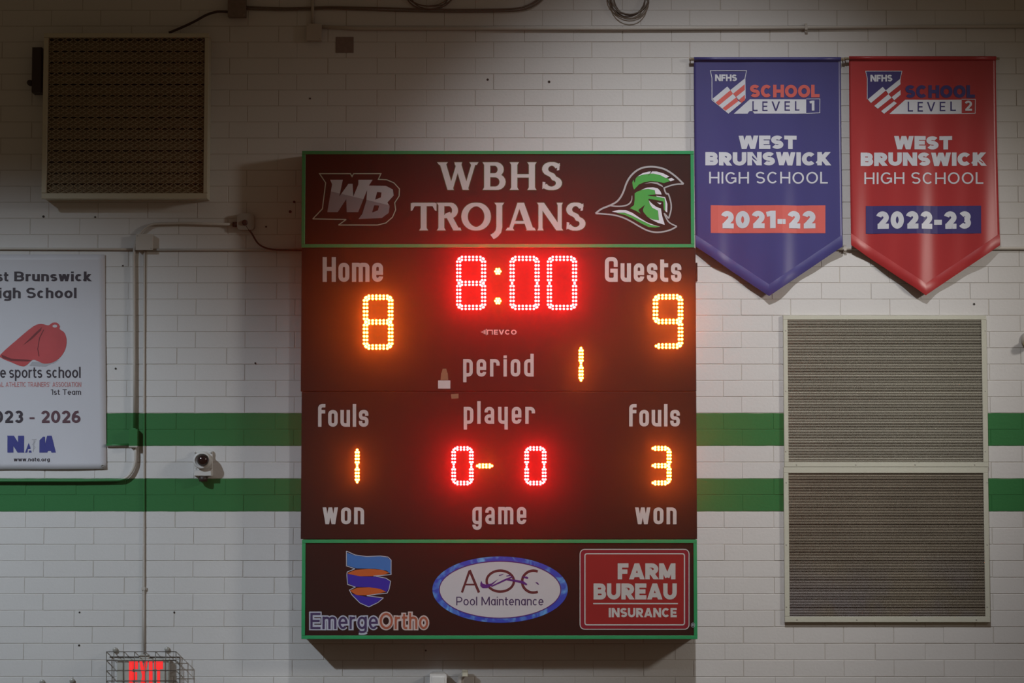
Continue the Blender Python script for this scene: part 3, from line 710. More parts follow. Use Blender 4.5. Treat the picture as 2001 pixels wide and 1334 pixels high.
for y in (530, 587.8):
    mb = MB(); mb.pbox(962, y - 11, 984, y + 11, YB - .0005, YB + .002); pl = mb.build('colon_dot', M['led_off'], board); pl['label'] = 'lit amber LED dot of the clock colon'
    mb = MB()
    dome(mb, 972.9, y, 2.6)
    for k in range(6): dome(mb, 972.9 + 4.9 * math.cos(math.radians(60 * k)), y + 4.9 * math.sin(math.radians(60 * k)), 2.1)
    mb.build('dot_cluster', A_, pl, smooth=True)

# sponsor panel
spon = empty('sponsor_sign', at(976, 1249, -.1), 'dark sponsor sign with green trim and three advertisements, bottom cabinet below the scoreboard', 'sign')
mb = MB(); cabinet(mb, 589.5, 1054, 1362.5, 1248.5); mb.build('cabinet', M['cabinet'], spon)
trim_bars(spon, 589.5, 1054, 1362.5, 1248.5, 7.0, 'tblr')
ES = 1815 / 400.0
def e4(pts): return [(580 + x / ES, 1040 + y / ES) for x, y in pts]
rib = [('sp_lightblue', [(446, 180), (520, 205), (620, 218), (740, 213), (800, 222), (832, 245), (832, 368), (795, 338), (700, 322), (530, 318), (447, 292)]),
       ('sp_orange', [(447, 360), (520, 332), (640, 322), (760, 332), (822, 358), (760, 376), (660, 386), (560, 388), (480, 380)]),
       ('sp_royal', [(447, 366), (560, 388), (700, 393), (790, 405), (828, 432), (815, 500), (792, 532), (755, 505), (640, 485), (520, 482), (455, 452)]),
       ('sp_orange', [(468, 516), (540, 490), (640, 485), (740, 500), (792, 526), (720, 541), (620, 556), (530, 556)]),
       ('sp_royal', [(485, 543), (560, 560), (640, 572), (762, 582), (700, 625), (638, 657), (560, 620)])]
for nm, p in rib:
    s_ = smooth(p, True, 3)
    decal('ribbon', tri([e4(p)]), YB, M[nm], spon, {'sp_lightblue': 'light blue ribbon fold', 'sp_orange': 'orange ribbon fold', 'sp_royal': 'dark blue ribbon fold'}[nm])
wl = []
for p in ([(440, 165), (520, 200), (620, 213), (740, 208), (810, 218), (836, 245), (836, 372), (760, 380), (680, 386)], [(440, 165), (440, 296), (515, 322), (447, 350), (443, 372), (450, 460), (520, 484), (466, 510), (490, 555), (560, 625), (638, 660), (720, 620), (768, 580), (620, 560)],
          [(620, 560), (720, 545), (800, 538), (818, 505), (832, 432), (790, 405), (700, 388)]):
    wl += stroke(e4(p), 1.5)
decal('ribbon_outline', wl, YB, M['sp_pale'], spon, 'pale outline of the ribbon shield', off=.002)
et = dict(x0=605.5, x1=739.5, ytop=1196.5, ybase=1229)
decal('lettering', text('Emerge', 604, 741, 1194.5, 1231, .30, .80, -.02), YB, M['sp_pale'], spon, off=.0008)
decal('lettering', text('Ortho', 739, 839, 1194.5, 1231, .30, .80, -.02), YB, M['sp_pale_warm'], spon, off=.0010)
decal('lettering', text('Emerge', 606.5, 738.5, 1197, 1228.5, .13, .77, .12), YB, M['sp_navy'], spon, 'dark outlined lettering reading Emerge', off=.002)
decal('lettering', text('Ortho', 742, 836.5, 1197, 1228.5, .13, .77, .12), YB, M['sp_brown'], spon, 'orange-brown outlined lettering reading Ortho', off=.002)
# oval pool advertisement
cx, cy = 977.2, 1151.6
oute = el(cx, cy, 132.3, 64.8, 0, 360, 64)[:-1]; ine = el(cx, cy, 119.5, 56.3, 0, 360, 64)[:-1]
decal('oval', [[cx_, a, b] for a, b in zip(ine, ine[1:] + ine[:1]) for cx_ in [(cx, cy)]], YB, M['sp_white'], spon, 'white oval advertisement field', off=.0008)
decal('oval_ring', [[a, b, d, c] for a, b, c, d in zip(oute, oute[1:] + oute[:1], ine, ine[1:] + ine[:1])], YB, M['sp_blue'], spon, 'watery blue ring round the oval')
decal('oval_line', stroke(el(cx, cy, 118.8, 55.6, 0, 360, 64)[:-1], 1.8, True), YB, M['sp_purple'], spon, 'thin purple line inside the ring', off=.0018)
PS = 2001 / 260.0
def p7(pts): return [(850 + x / PS, 1070 + y / PS) for x, y in pts]
aoc = stroke(p7([(405, 672), (520, 345)]), 4.4) + stroke(p7([(520, 335), (662, 672)]), 5.0) + stroke(p7([(460, 552), (610, 552)]), 3.4)
aoc += stroke(p7(el(982, 500, 205, 158, 0, 360, 36)[:-1]), 4.8, True) + stroke(p7(el(1480, 508, 170, 165, 67, 293, 20)), 5.0)
decal('lettering', aoc, YB, M['sp_maroon'], spon, 'maroon thin letters reading AOC')
sw = [tri([p7([(697, 495), (715, 535), (760, 552), (850, 535), (950, 470), (900, 520), (845, 572), (790, 605), (720, 608), (682, 575), (682, 535)])]),
      tri([p7([(845, 570), (1050, 470), (1150, 430), (1180, 440), (1090, 480), (850, 590)])]),
      tri([p7([(1085, 462), (1200, 478), (1330, 500), (1390, 545), (1375, 562), (1290, 530), (1180, 505), (1085, 490)])]),
      tri([p7([(960, 412), (1035, 390), (1020, 405), (965, 422)])]), tri([p7([(1068, 420), (1130, 405), (1140, 418), (1080, 430)])]),
      tri([p7([(1300, 430), (1385, 432), (1408, 452), (1390, 468), (1340, 450)])]), tri([p7([(1510, 515), (1545, 522), (1568, 552), (1545, 548)])])]
decal('swimmer_mark', [t for s_ in sw for t in s_], YB, M['sp_purple'], spon, 'purple brushed swimmer mark across the letters', off=.002)
decal('lettering', text('Pool Maintenance', 891.5, 1062, 1165.5, 1182.5, .12, .74, .11), YB, M['sp_navy'], spon, 'dark lettering reading Pool Maintenance')
# insurance advertisement
def rrect(x0, y0, x1, y1, r, n=5):
    return el(x1 - r, y1 - r, r, r, 0, 90, n) + el(x0 + r, y1 - r, r, r, 90, 180, n) + el(x0 + r, y0 + r, r, r, 180, 270, n) + el(x1 - r, y0 + r, r, r, 270, 360, n)
decal('advertisement_panel', tri([rrect(1132.8, 1072.3, 1347.3, 1229.8, 9)]), YB, M['fb_deep'], spon, 'glossy red rounded advertisement panel', off=.0008)
decal('advertisement_panel', tri([rrect(1143, 1081.5, 1337.5, 1220.5, 4)]), YB, M['fb_red'], spon, 'inner red field', off=.0012)
decal('panel_line', stroke(rrect(1133.5, 1073, 1346.5, 1229, 9), 1.8, True) + stroke(rrect(1143, 1081.5, 1337.5, 1220.5, 4), 2.4, True) + [[(1159, 1177.7), (1324.8, 1177.7), (1324.8, 1180.1), (1159, 1180.1)]], YB, M['fb_white'], spon, 'silver lines of the red panel', off=.0018)
decal('lettering', text('FARM', 1207, 1320, 1100.2, 1131.5, .27, .74, .04), YB, M['fb_white'], spon, 'silver capitals reading FARM', off=.0018)
decal('lettering', text('BUREAU', 1159.8, 1322.5, 1139.4, 1171, .27, .74, .05), YB, M['fb_white'], spon, 'silver capitals reading BUREAU', off=.0018)
decal('lettering', text('INSURANCE', 1189.5, 1322.5, 1187.3, 1205.6, .24, .74, .08), YB, M['fb_white'], spon, 'silver capitals reading INSURANCE', off=.0018)
decal('registered_mark', stroke(el(1354.2, 1220.8, 3.6, 4.2, 0, 360, 16)[:-1], .8, True) + text('R', 1352.8, 1355.6, 1218.6, 1223, .2), YB, M['sp_pale'], spon, off=.0082)

# ------------------------------------------------------------------ banners
def banner(dx, dy, cloth, label, red):
    x0t, x1t = (1356, 1643) if not red else (1659, 1946)
    x0b, x1b = (1359.5, 1645.5) if not red else (1662.5, 1954.5)
    yt, ys, ytip = (112.5, 482, 578.5) if not red else (111, 479, 577)
    ph = 0.4 if not red else 2.1
    YC = -0.034
    cxw = px2w((x0t + x1t) / 2, 300, YC).x; ztop = px2w(1500, yt, YC).z; zt = px2w(1500, ytip, YC).z
    def surf(x, z):
        k = max(0.0, min(1.0, (ztop - z) / (ztop - zt)))
        return YC + k * (0.0110 * math.sin((x - cxw) * 15 + ph + .8 * z) + 0.0060 * math.sin((x - cxw) * 31 + 2 * ph - z)) - 0.004 * k
    b = empty('banner', px2w((x0t + x1t) / 2, yt, YC), label, 'banner', None)
    mb = MB(); nu, nvv = 48, 44
    def bx(u, v): return (x0t + (x0b - x0t) * v ** 1.5) * (1 - u) + (x1t + (x1b - x1t) * v ** 1.5) * u
    def pt(u, v):
        yend = ys + (ytip - ys) * (1 - abs(2 * u - 1))
        y = yt + (yend - yt) * v
        vv = min(1, (y - yt) / (ys - yt)); vv = max(0, vv)
        x = bx(u, vv)
        p = px2w(x, y, YC); return Vector((p.x, surf(p.x, p.z), p.z))
    for j in range(nvv + 1):
        for i in range(nu + 1): mb.v.append(tuple(pt(i / nu, j / nvv)))
    for j in range(nvv):
        for i in range(nu):
            q = j * (nu + 1) + i; mb.f.append((q, q + nu + 1, q + nu + 2, q + 1))
    c = mb.build('cloth', cloth, b, smooth=True)
    s = c.modifiers.new('thickness', 'SOLIDIFY'); s.thickness = 0.0016; s.offset = -1
    # sewn hem along the point and a rod sleeve at the top
    for sgn in (0, 1):
        mb = MB(); n = 16
        for i in range(n + 1):
            u = (i / n) * .5 if sgn == 0 else 1 - (i / n) * .5
            for k in range(4):
                yy_ = ys + (ytip - ys) * (1 - abs(2 * u - 1)) - (0, 7, 16, 23)[k]
                x = bx(u, min(1, (yy_ - yt) / (ys - yt)))
                p = px2w(x, yy_, YC); mb.v.append((p.x, surf(p.x, p.z) - (.0015, .0065, .0055, .0012)[k], p.z))
        for i in range(n):
            for k in range(3):
                q = i * 4 + k; mb.f.append((q, q + 4, q + 5, q + 1) if sgn == 0 else (q, q + 1, q + 5, q + 4))
        mb.build('hem', cloth, b, smooth=True)
    mb = MB(); a = px2w(x0t, yt + 3, YC); e_ = px2w(x1t, yt + 3, YC)
    mb.tube([Vector((a.x + (e_.x - a.x) * t / 6, YC - .004, a.z)) for t in range(7)], .013, 12); mb.build('rod_sleeve', cloth, b, smooth=True)
    mb = MB(); a = px2w(x0t - 9, yt + 3.5, YC); e_ = px2w(x1t + 7, yt + 3.5, YC)
    mb.tube([(a.x, YC, a.z), (e_.x, YC, e_.z)], .0085, 10); mb.build('rod', M['rod'], b, smooth=True)
    for t in (a, e_):
        mb = MB(); sx = .008 if t is a else -.008
        mb.tube([(t.x + sx, -.0015, t.z), (t.x + sx, YC - .012, t.z)], .0035, 8); mb.build('rod_hook', M['steel'], b)
    def D(name, polys, m, lab=None, off=.0012): return decal(name, [[(q[0] + dx, q[1] + dy) for q in p] for p in polys], YC, m, b, lab, surf, off, 0.0 if name in ('year_box', 'level_bar', 'shield_stripes') else 6e-6)
    def grid(x0, y0, x1, y1, n=16, m=3):
        return [[(x0 + (x1 - x0) * i / n, y0 + (y1 - y0) * j / m), (x0 + (x1 - x0) * (i + 1) / n, y0 + (y1 - y0) * j / m), (x0 + (x1 - x0) * (i + 1) / n, y0 + (y1 - y0) * (j + 1) / m), (x0 + (x1 - x0) * i / n, y0 + (y1 - y0) * (j + 1) / m)] for i in range(n) for j in range(m)]
    wh, co, na_ = M['print_white'], M['print_coral'], M['print_navy']
    def s7(pts): return [(1370 + x / 7.41, 125 + y / 7.41) for x, y in pts]
    shield = [(133, 97), (658, 97), (636, 200), (640, 520), (400, 715), (157, 520), (157, 200)]
    if red:
        D('shield', tri([s7([(133, 97), (658, 97), (634, 205), (425, 375), (382, 325), (160, 505), (157, 200)])]), na_, 'navy upper field of the shield', .0014)
        D('shield_outline', stroke(s7([(157, 505), (157, 200), (133, 97), (658, 97), (636, 200), (632, 235)]), 1.1), wh, None, .002)
    else:
        D('shield_outline', stroke(s7([(640, 500), (636, 200), (658, 97), (133, 97), (157, 200), (157, 520), (400, 715)]), 1.3), wh, 'thin white shield outline', .002)
    wst = [[(165, 505), (380, 325), (425, 378), (210, 558)], [(258, 600), (462, 432), (508, 482), (310, 640)], [(357, 676), (542, 535), (585, 562), (400, 715)],
           [(425, 375), (632, 210), (638, 288), (462, 430)], [(508, 475), (638, 372), (638, 440), (545, 520)]]
    rst = [[(210, 558), (425, 378), (462, 432), (258, 600)], [(310, 640), (508, 482), (542, 535), (357, 676)], [(462, 430), (638, 288), (638, 372), (508, 475)], [(545, 520), (638, 440), (638, 520), (585, 562)]]
    D('shield_stripes', [s7(p) for p in wst], wh, 'white slanted stripes of the shield', .0018)
    if not red: D('shield_stripes', [s7(p) for p in rst], co, 'coral slanted stripes of the shield', .0018)
    D('lettering', text('NFHS', 1397.3, 1440, 145.3, 158.4, .24, .74, .05), wh, 'white letters reading NFHS', .0022)
    D('lettering', text('SCHOOL', 1465.5, 1601.5, 165.6, 190.3, .26, .74, .07), na_ if red else co, ('navy' if red else 'coral') + ' capitals reading SCHOOL', .002)
    D('level_bar', [s7(p) for p in ([(475, 718), (705, 512), (840, 512), (840, 718)], [(840, 512), (1010, 512), (1010, 718), (840, 718)], [(1010, 512), (1180, 512), (1180, 718), (1010, 718)], [(1180, 512), (1350, 512), (1350, 718), (1180, 718)], [(1350, 512), (1522, 512), (1522, 716), (1350, 718)])], wh, 'white slanted bar', .0014)
    D('level_box', stroke(s7([(1522, 506), (1720, 506), (1718, 708), (1522, 714)]), 1.1), wh, None, .0018)
    for s_, x0, x1, y0, y1 in (('L', 742, 818, 540, 683), ('E', 886, 962, 543, 683), ('V', 1022, 1142, 543, 680), ('E', 1208, 1288, 540, 677), ('L', 1360, 1438, 538, 675)):
        (a0, a1), (b0, b1) = s7([(x0, y0), (x1, y1)]); D('lettering', text(s_, a0, b0, a1, b1, .14), na_, None, .0024)
    (a0, a1), (b0, b1) = s7([(1572, 530), (1640, 676)]) if not red else s7([(1565, 525), (1672, 672)])
    D('lettering', text('2' if red else '1', a0, b0, a1, b1, .2 if red else .24), wh, 'white figure ' + ('2' if red else '1'), .0024)
    D('lettering', text('WEST', 1443.4, 1556.8, 265, 291, .29, .74, .05), wh, 'heavy white capitals reading WEST')
    D('lettering', text('BRUNSWICK', 1378.2, 1623.4, 297.2, 323.3, .29, .74, .06), wh, 'heavy white capitals reading BRUNSWICK')
    D('lettering', text('HIGH SCHOOL', 1385.6, 1617.4, 335.8, 358.6, .125, .74, .16), wh, 'thin white capitals reading HIGH SCHOOL')
    D('year_box', grid(1388.6, 401.3, 1612.8, 455.5), na_ if red else co, ('navy' if red else 'coral') + ' box behind the year', .0014)
    D('lettering', text('2022-23' if red else '2021-22', 1408.5, 1593.3, 412, 446, .29, .74, .10), wh, 'heavy white figures reading ' + ('2022-23' if red else '2021-22'), .0024)
banner(0, 0, M['banner_blue'], 'pointed navy blue school banner printed 2021-22, hanging from a wooden rod', False)
banner(303.6, 0.8, M['banner_red'], 'pointed red school banner printed 2022-23, beside the blue one', True)

# ------------------------------------------------------------------ poster on the left
def poster():
    YP = -0.008
    def surf(x, z):
        zb = px2w(100, 917, YP).z; xr = px2w(207, 700, YP).x
        k = math.exp(-max(0, z - zb) / .10)
        return YP - 0.008 * k * (0.5 + .5 * math.sin(x * 9 + 1.0)) - .002 * math.sin(z * 7 + x * 3)
    po = empty('poster', px2w(100, 497, YP), 'white vinyl school poster with a red whistle, cut by the left edge of the frame', 'poster')
    mb = MB(); nu, nv_ = 30, 36
    for j in range(nv_ + 1):
        for i in range(nu + 1):
            t = j / nv_; p = px2w(-190 + (205 + 3 * t + 190) * i / nu, 497 + (916 + 2.5 * (1 - i / nu) - 497) * t, YP); mb.v.append((p.x, surf(p.x, p.z), p.z))
    for j in range(nv_):
        for i in range(nu):
            q = j * (nu + 1) + i; mb.f.append((q, q + nu + 1, q + nu + 2, q + 1))
    c = mb.build('sheet', M['poster'], po, smooth=True); s = c.modifiers.new('thickness', 'SOLIDIFY'); s.thickness = .0012; s.offset = -1
    def D(name, polys, m, lab=None, off=.0012): return decal(name, polys, YP, m, po, lab, surf, off)
    k = M['ink_black']; mr = M['ink_maroon']
    for s_, x0, x1, yt, yb, w_ in (('West', -51, 16, 530.5, 549.5, .19), ('Brunswick', 27.7, 178.8, 530.3, 549.3, .19), ('High', -27, 40.3, 562, 582.5, .18), ('School', 51.3, 149.3, 562, 582.3, .18)):
        D('lettering', text(s_, x0, x1, yt, yb, w_, .75, .10), k, 'black lettering reading ' + s_)
    for s_, x0, x1 in (('safe', -34, 11.5), ('sports', 17.8, 82.5), ('school', 90.5, 157.6)):
        D('lettering', text(s_, x0, x1, 716.5, 738, .14, .74, .09), k, 'dark narrow lettering reading ' + s_)
    for s_, x0, x1 in (('NATIONAL', -42, 7), ('ATHLETIC', 10.8, 51), ('TRAINERS\'', 54, 98), ('ASSOCIATION', 102.5, 158.6)):
        D('lettering', text(s_, x0, x1, 746.3, 755.5, .15, .74, .11), M['ink_pale_red'], 'small pale red capitals reading ' + s_)
    D('lettering', text('1st Team', 99.2, 158.3, 760.5, 771, .13, .74, .12), k, 'small dark lettering reading 1st Team')
    D('lettering', text('2023', -32, 45, 802, 826, .2, .74, .10), k); D('lettering', [[(57.6, 815), (67.3, 815), (67.3, 818.5), (57.6, 818.5)]], mr); D('lettering', text('2026', 80, 157.3, 802, 826, .2, .74, .10), mr, 'dark figures reading 2026')
    D('lettering', text('www.nata.org', 27, 97.5, 893.5, 901, .17, .74, .10), k, 'tiny dark web address')
    # association letters
    D('association_mark', text('N', 14.5, 47, 851, 884, .34), M['ink_navy'], 'navy block letter N')
    D('association_mark', [[(49, 884), (56, 865), (59.5, 874), (59.5, 877), (54.5, 877), (53.5, 884)], [(56.5, 880), (61, 880), (62, 884), (56, 884)]], M['ink_navy'], 'small navy letter A')
    D('association_mark', [[(77, 860), (84, 853), (88, 853), (88, 884), (77, 884)]] + text('A', 84, 109, 851, 884, .34), M['ink_navy'], 'navy block letters TA')
    D('association_mark', stroke([(66.5, 858), (65, 882)], 1.2) + stroke([(69, 862), (63, 868), (69, 874), (64, 880)], .9) + stroke([(62, 858.5), (71, 858.5)], 1.2), M['ink_shadow'], 'small grey staff between the letters')
    def z(pts): return [(x / 2.778, 480 + y / 2.778) for x, y in pts]
    body = smooth([(3, 590), (90, 512), (180, 438), (225, 424), (262, 432), (285, 418), (310, 418), (325, 436), (324, 452), (350, 472), (362, 512), (355, 560), (330, 602), (290, 632), (240, 640), (205, 626), (175, 620), (130, 655), (60, 632), (10, 610)], True, 3)
    D('whistle_picture', tri([z(body)]), M['ink_red'], 'red whistle', .0012)
    D('whistle_shading', tri([z([(190, 475), (228, 440), (222, 460), (175, 505), (125, 540), (150, 515)])]) + tri([z([(8, 590), (60, 612), (150, 618), (175, 622), (150, 628), (60, 625), (12, 608)])]) + stroke(z([(212, 600), (205, 560), (215, 500), (238, 455)]), 1.6), M['ink_darkred'], 'dark red shading of the whistle', .0018)
    D('whistle_shading', tri([z(el(298, 436, 13, 8, 0, 360, 12)[:-1])]), M['poster'], 'ring hole of the whistle', .002)
    D('whistle_shading', tri([z([(205, 630), (290, 640), (320, 620), (250, 655), (160, 652), (175, 630)])]), M['ink_shadow'], 'soft grey shadow printed under the whistle', .0010)
    mb = MB(); p = px2w(200.5, 910, YP); y_ = surf(p.x, p.z)
    for i in range(16):
        pass
    c = Vector((p.x, y_ - .003, p.z)); mb.tube([(c.x + .007 * math.cos(t * math.pi / 8), c.y, c.z + .007 * math.sin(t * math.pi / 8)) for t in range(17)], .0022, 6); mb.build('grommet', M['steel'], po, smooth=True)
poster()

# ------------------------------------------------------------------ return-air grilles on the right
def grille(name, X0_, Y0_, X1_, Y1_, ix0, iy0, ix1, iy1, label):
    yf = -0.022
    g = empty(name, px2w((X0_ + X1_) / 2, Y1_, 0), label, 'grille')
    for sd in 'tblr':
        mb = MB(); mb.bar((X0_, Y0_, X1_, Y1_), (ix0, iy0, ix1, iy1), sd, yf, -0.003, .0015); mb.build('frame_bar', M['grille_frame'], g)
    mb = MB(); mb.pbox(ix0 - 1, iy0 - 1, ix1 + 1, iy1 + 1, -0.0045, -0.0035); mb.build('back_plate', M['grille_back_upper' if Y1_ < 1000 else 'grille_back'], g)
    # fixed slats: too fine to pick apart singly
    mb = MB(); n = int(round((iy1 - iy0) / 3.05))
    zt = px2w(1700, iy0, yf).z; zb = px2w(1700, iy1, yf).z; xa = px2w(ix0, (iy0 + iy1) / 2, yf).x; xb = px2w(ix1, (iy0 + iy1) / 2, yf).x
    p = (zt - zb) / n
    for i in range(n):
        z = zt - (i + .5) * p
        a = [(yf + .003, z - p * .33), (yf + .003, z - p * .18), (-.008, z + p * .42), (-.008, z + p * .27)]
        mb.add([(xa, q[0], q[1]) for q in a] + [(xb, q[0], q[1]) for q in a], [(0, 4, 5, 1), (1, 5, 6, 2), (2, 6, 7, 3), (3, 7, 4, 0)])
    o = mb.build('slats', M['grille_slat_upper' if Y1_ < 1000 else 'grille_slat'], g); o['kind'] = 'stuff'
    # thin uprights that stiffen the slats
    for k in range(1, 8):
        x = xa + (xb - xa) * k / 8
        mb = MB(); mb.box(x - .0009, x + .0009, -.0085, -.0065, zb, zt); mb.build('stiffener', M['grille_slat'], g)
    for i in range(4):
        for (x, y) in ((X0_ + 25 + i * (X1_ - X0_ - 50) / 3, Y1_ - 5 if Y1_ > 1000 else Y1_ - 4),):
            c = px2w(x, y, yf); mb = MB(); mb.lathe(c, [(.0045, -.0005), (.0042, .0012), (.002, .0018)], 8); mb.build('screw', M['steel'], g)
    for i in range(3):
        for x in (X0_ + 4, X1_ - 4):
            c = px2w(x, Y0_ + 30 + i * (Y1_ - Y0_ - 60) / 2, yf); mb = MB(); mb.lathe(c, [(.004, -.0005), (.0038, .001), (.002, .0015)], 8); mb.build('screw', M['steel'], g)
    return g
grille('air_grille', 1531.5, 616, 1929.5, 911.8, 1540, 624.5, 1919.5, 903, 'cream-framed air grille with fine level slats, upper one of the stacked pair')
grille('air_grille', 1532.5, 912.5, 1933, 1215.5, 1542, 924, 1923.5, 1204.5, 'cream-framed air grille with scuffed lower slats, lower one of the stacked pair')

# ------------------------------------------------------------------ exhaust vent with expanded metal, upper left
def vent():
    yf = -0.15
    v = empty('wall_vent', px2w(245, 390, 0), 'dim boxed exhaust vent with diamond mesh guard, high on the left of the wall', 'vent')
    X0_, Y0_, X1_, Y1_ = 83, 65, 407, 388; ix0, iy0, ix1, iy1 = 92.5, 73, 398.5, 377
    for sd in 'tblr':
        mb = MB(); mb.bar((X0_, Y0_, X1_, Y1_), (ix0, iy0, ix1, iy1), sd, yf, yf + .03, .003); mb.build('frame_bar', M['vent_frame'], v)
    a = px2w(X0_ + 2, 230, yf); b = px2w(X1_ - 2, 230, yf); zt = px2w(245, Y0_ + 2, yf).z; zb = px2w(245, Y1_ - 2, yf).z
    for bx in ((a.x, a.x + .006, zb, zt), (b.x - .006, b.x, zb, zt), (a.x + .006, b.x - .006, zt - .006, zt), (a.x + .006, b.x - .006, zb, zb + .006)):
        mb = MB(); mb.box(bx[0], bx[1], yf + .03, -.002, bx[2], bx[3]); mb.build('side_panel', M['vent_frame'], v)
    mb = MB(); mb.box(a.x + .007, b.x - .007, -.012, -.004, zb + .007, zt - .007); mb.build('back_plate', M['dark'], v)
    # shutter blades behind the mesh
    n = 14
    for i in range(n):
        z0 = zt - .03 - (zt - zb - .05) * i / n; hgt = (zt - zb - .05) / n
        mb = MB(); s = [(yf + .030, z0 - hgt * .97), (yf + .027, z0 - hgt * .95), (yf + .046, z0 - .003), (yf + .049, z0 - .005)]
        mb.add([(a.x + .012, q[0], q[1]) for q in s] + [(b.x - .012, q[0], q[1]) for q in s], [(0, 4, 5, 1), (1, 5, 6, 2), (2, 6, 7, 3), (3, 7, 4, 0), (0, 1, 2, 3), (7, 6, 5, 4)])
        mb.build('shutter_blade', M['vent_slat'], v)
    # expanded metal guard
    mb = MB(); dxp, dyp = 17.0, 9.0
    rows = int((iy1 - iy0) / dyp * 2) + 1; y_ = yf + .012
    def strand(p, q, wd):
        A = px2w(*p, y_); B = px2w(*q, y_); d = (B - A).normalized(); nn = Vector((-d.z, 0, d.x)) * wd / 2
        mb.add([A - nn, B - nn, B + nn, A + nn, A - nn + Vector((0, .003, 0)), B - nn + Vector((0, .003, 0)), B + nn + Vector((0, .003, 0)), A + nn + Vector((0, .003, 0))], [(0, 1, 2, 3), (7, 6, 5, 4), (3, 2, 6, 7), (0, 4, 5, 1)])
    ncol = int((ix1 - ix0) / dxp)
    dxp = (ix1 - ix0) / ncol; nr = int((iy1 - iy0) / dyp); dyp = (iy1 - iy0) / nr
    for j in range(nr):
        for i in range(ncol):
            x = ix0 + i * dxp; y = iy0 + j * dyp; c = (x + dxp / 2, y + dyp / 2)
            L_, R2, T_, B_ = (x, c[1]), (x + dxp, c[1]), (c[0], y), (c[0], y + dyp)
            strand(L_, T_, .0046); strand(T_, R2, .0040); strand(R2, B_, .0046); strand(B_, L_, .0040)
    o = mb.build('mesh_guard', M['vent_mesh'], v); o['kind'] = 'stuff'
    mb = MB(); mb.pbox(62, 92, 81, 180, -.10, -.004, .004); mb.build('latch_housing', M['dark_cable'], v)
    mb = MB(); c = px2w(60, 163, -.06); mb.lathe((c.x, c.y, c.z), [(.018, 0), (.018, .03), (.010, .04)], 12); mb.build('latch_knob', M['dark_cable'], v, smooth=True)
vent()

# ------------------------------------------------------------------ pipes, boxes and cables on the wall
def run(name, pts, r_px, yoff, m, label, cat='pipe', n=10, clips=(), clipm=None):
    r = r_px * PXM
    P = [px2w(x, y, -yoff - r) for x, y in pts]
    mb = MB(); mb.tube(P, r, n); 
    if clips:
        e_ = empty(name, P[0], label, cat); mb.build('tube', m, e_, smooth=True)
        for (x, y, vert) in clips:
            c = px2w(x, y, -yoff - r); mb = MB(); w_ = r * 1.25
            if vert: mb.box(c.x - w_ * 2.0, c.x + w_ * 2.0, c.y - r * .2, -.0012, c.z - .008, c.z + .008); mb.box(c.x - w_, c.x + w_, c.y - w_, c.y, c.z - .008, c.z + .008)
            else: mb.box(c.x - .008, c.x + .008, c.y - r * .2, -.0012, c.z - w_ * 2.0, c.z + w_ * 2.0); mb.box(c.x - .008, c.x + .008, c.y - w_, c.y, c.z - w_, c.z + w_)
            mb.build('pipe_strap', clipm or m, e_)
        return e_
    return tag(mb.build(name, m, None, smooth=True), label, cat)
PP = M['pipe']
run('conduit', [(-200, 485), (40, 486), (150, 486.5), (264, 487)], 2.6, .001, PP, 'level painted conduit running left off the square junction box')
run('conduit', [(299, 488), (400, 488), (500, 488), (600, 487.5)], 2.6, .001, PP, 'level painted conduit between the square junction box and the scoreboard')
run('conduit', [(1352, 486), (1500, 486), (1660, 486), (1850, 485), (2200, 485)], 3.2, .001, PP, 'level painted conduit passing behind the two banners', clips=((1651, 486, 0),))
run('conduit', [(629, 52), (700, 56), (900, 56), (1200, 56.5), (1500, 55), (1800, 52), (2200, 51)], 3.6, .001, PP, 'long level painted conduit high on the wall above the banners', clips=((1575, 54.5, 0),))
run('conduit', [(611, -120), (611, 20), (611.5, 46)], 3.2, .001, PP, 'short upright conduit entering the top junction box')
run('conduit', [(262.5, 836), (262.5, 700), (262, 560), (261.5, 500)] + [(262 + 45 * (1 - math.cos(math.radians(a))), 497 - 60 * math.sin(math.radians(a))) for a in range(10, 91, 10)] + [(360, 436), (462, 438.5)], 2.7, .012, PP, 'painted conduit rising and bending right to the round outlet box')
run('conduit', [(281.5, 1292), (281.5, 1200), (281.5, 1000), (281.5, 800), (282, 490)], 2.0, .001, PP, 'thin upright conduit dropping from the square box to the exit sign', clips=((281.5, 1150, 1),))
run('conduit', [(264.5, 872), (265, 885)] + [(265 - 34 * (1 - math.cos(math.radians(a))), 893 + 45 * math.sin(math.radians(a))) for a in range(0, 91, 10)] + [(150, 939), (0, 939), (-200, 939)], 3.0, .012, PP, 'conduit bending from the green box and running left along the lower green stripe')
run('conduit', [(253, 869), (230, 869.3), (208, 869.5)], 2.8, .004, PP, 'short level conduit from the green box to behind the poster')
def jbox(name, x0, y0, x1, y1, d, m, label, cat='box', screws=True, cap=None):
    e_ = empty(name, px2w((x0 + x1) / 2, y1, 0), label, cat)
    mb = MB(); mb.pbox(x0 + .6, y0 + .6, x1 - .6, y1 - .6, -d + .004, -.001); mb.build('body', m, e_)
    mb = MB(); mb.pbox(x0, y0, x1, y1, -d, -d + .0038, .0012); mb.build('cover', m, e_)
    if screws:
        for (x, y) in ((x0 + 3.5, y0 + 3.5), (x1 - 3.5, y1 - 3.5)):
            c = px2w(x, y, -d); mb = MB(); mb.lathe(c, [(.0038, -.0005), (.0036, .001), (.0015, .0015)], 8); mb.build('screw', M['steel'], e_)
    return e_
jbox('junction_box', 265, 457, 298.5, 488.5, .045, PP, 'square painted junction box where conduits meet beside the poster top')
jbox('junction_box', 598.5, 46, 628.5, 79, .045, PP, 'square painted junction box at the left end of the high conduit')
jbox('junction_box', 445, -25, 480.5, 32.5, .06, M['box_brown'], 'dark junction box at the top edge of the frame above the vent')
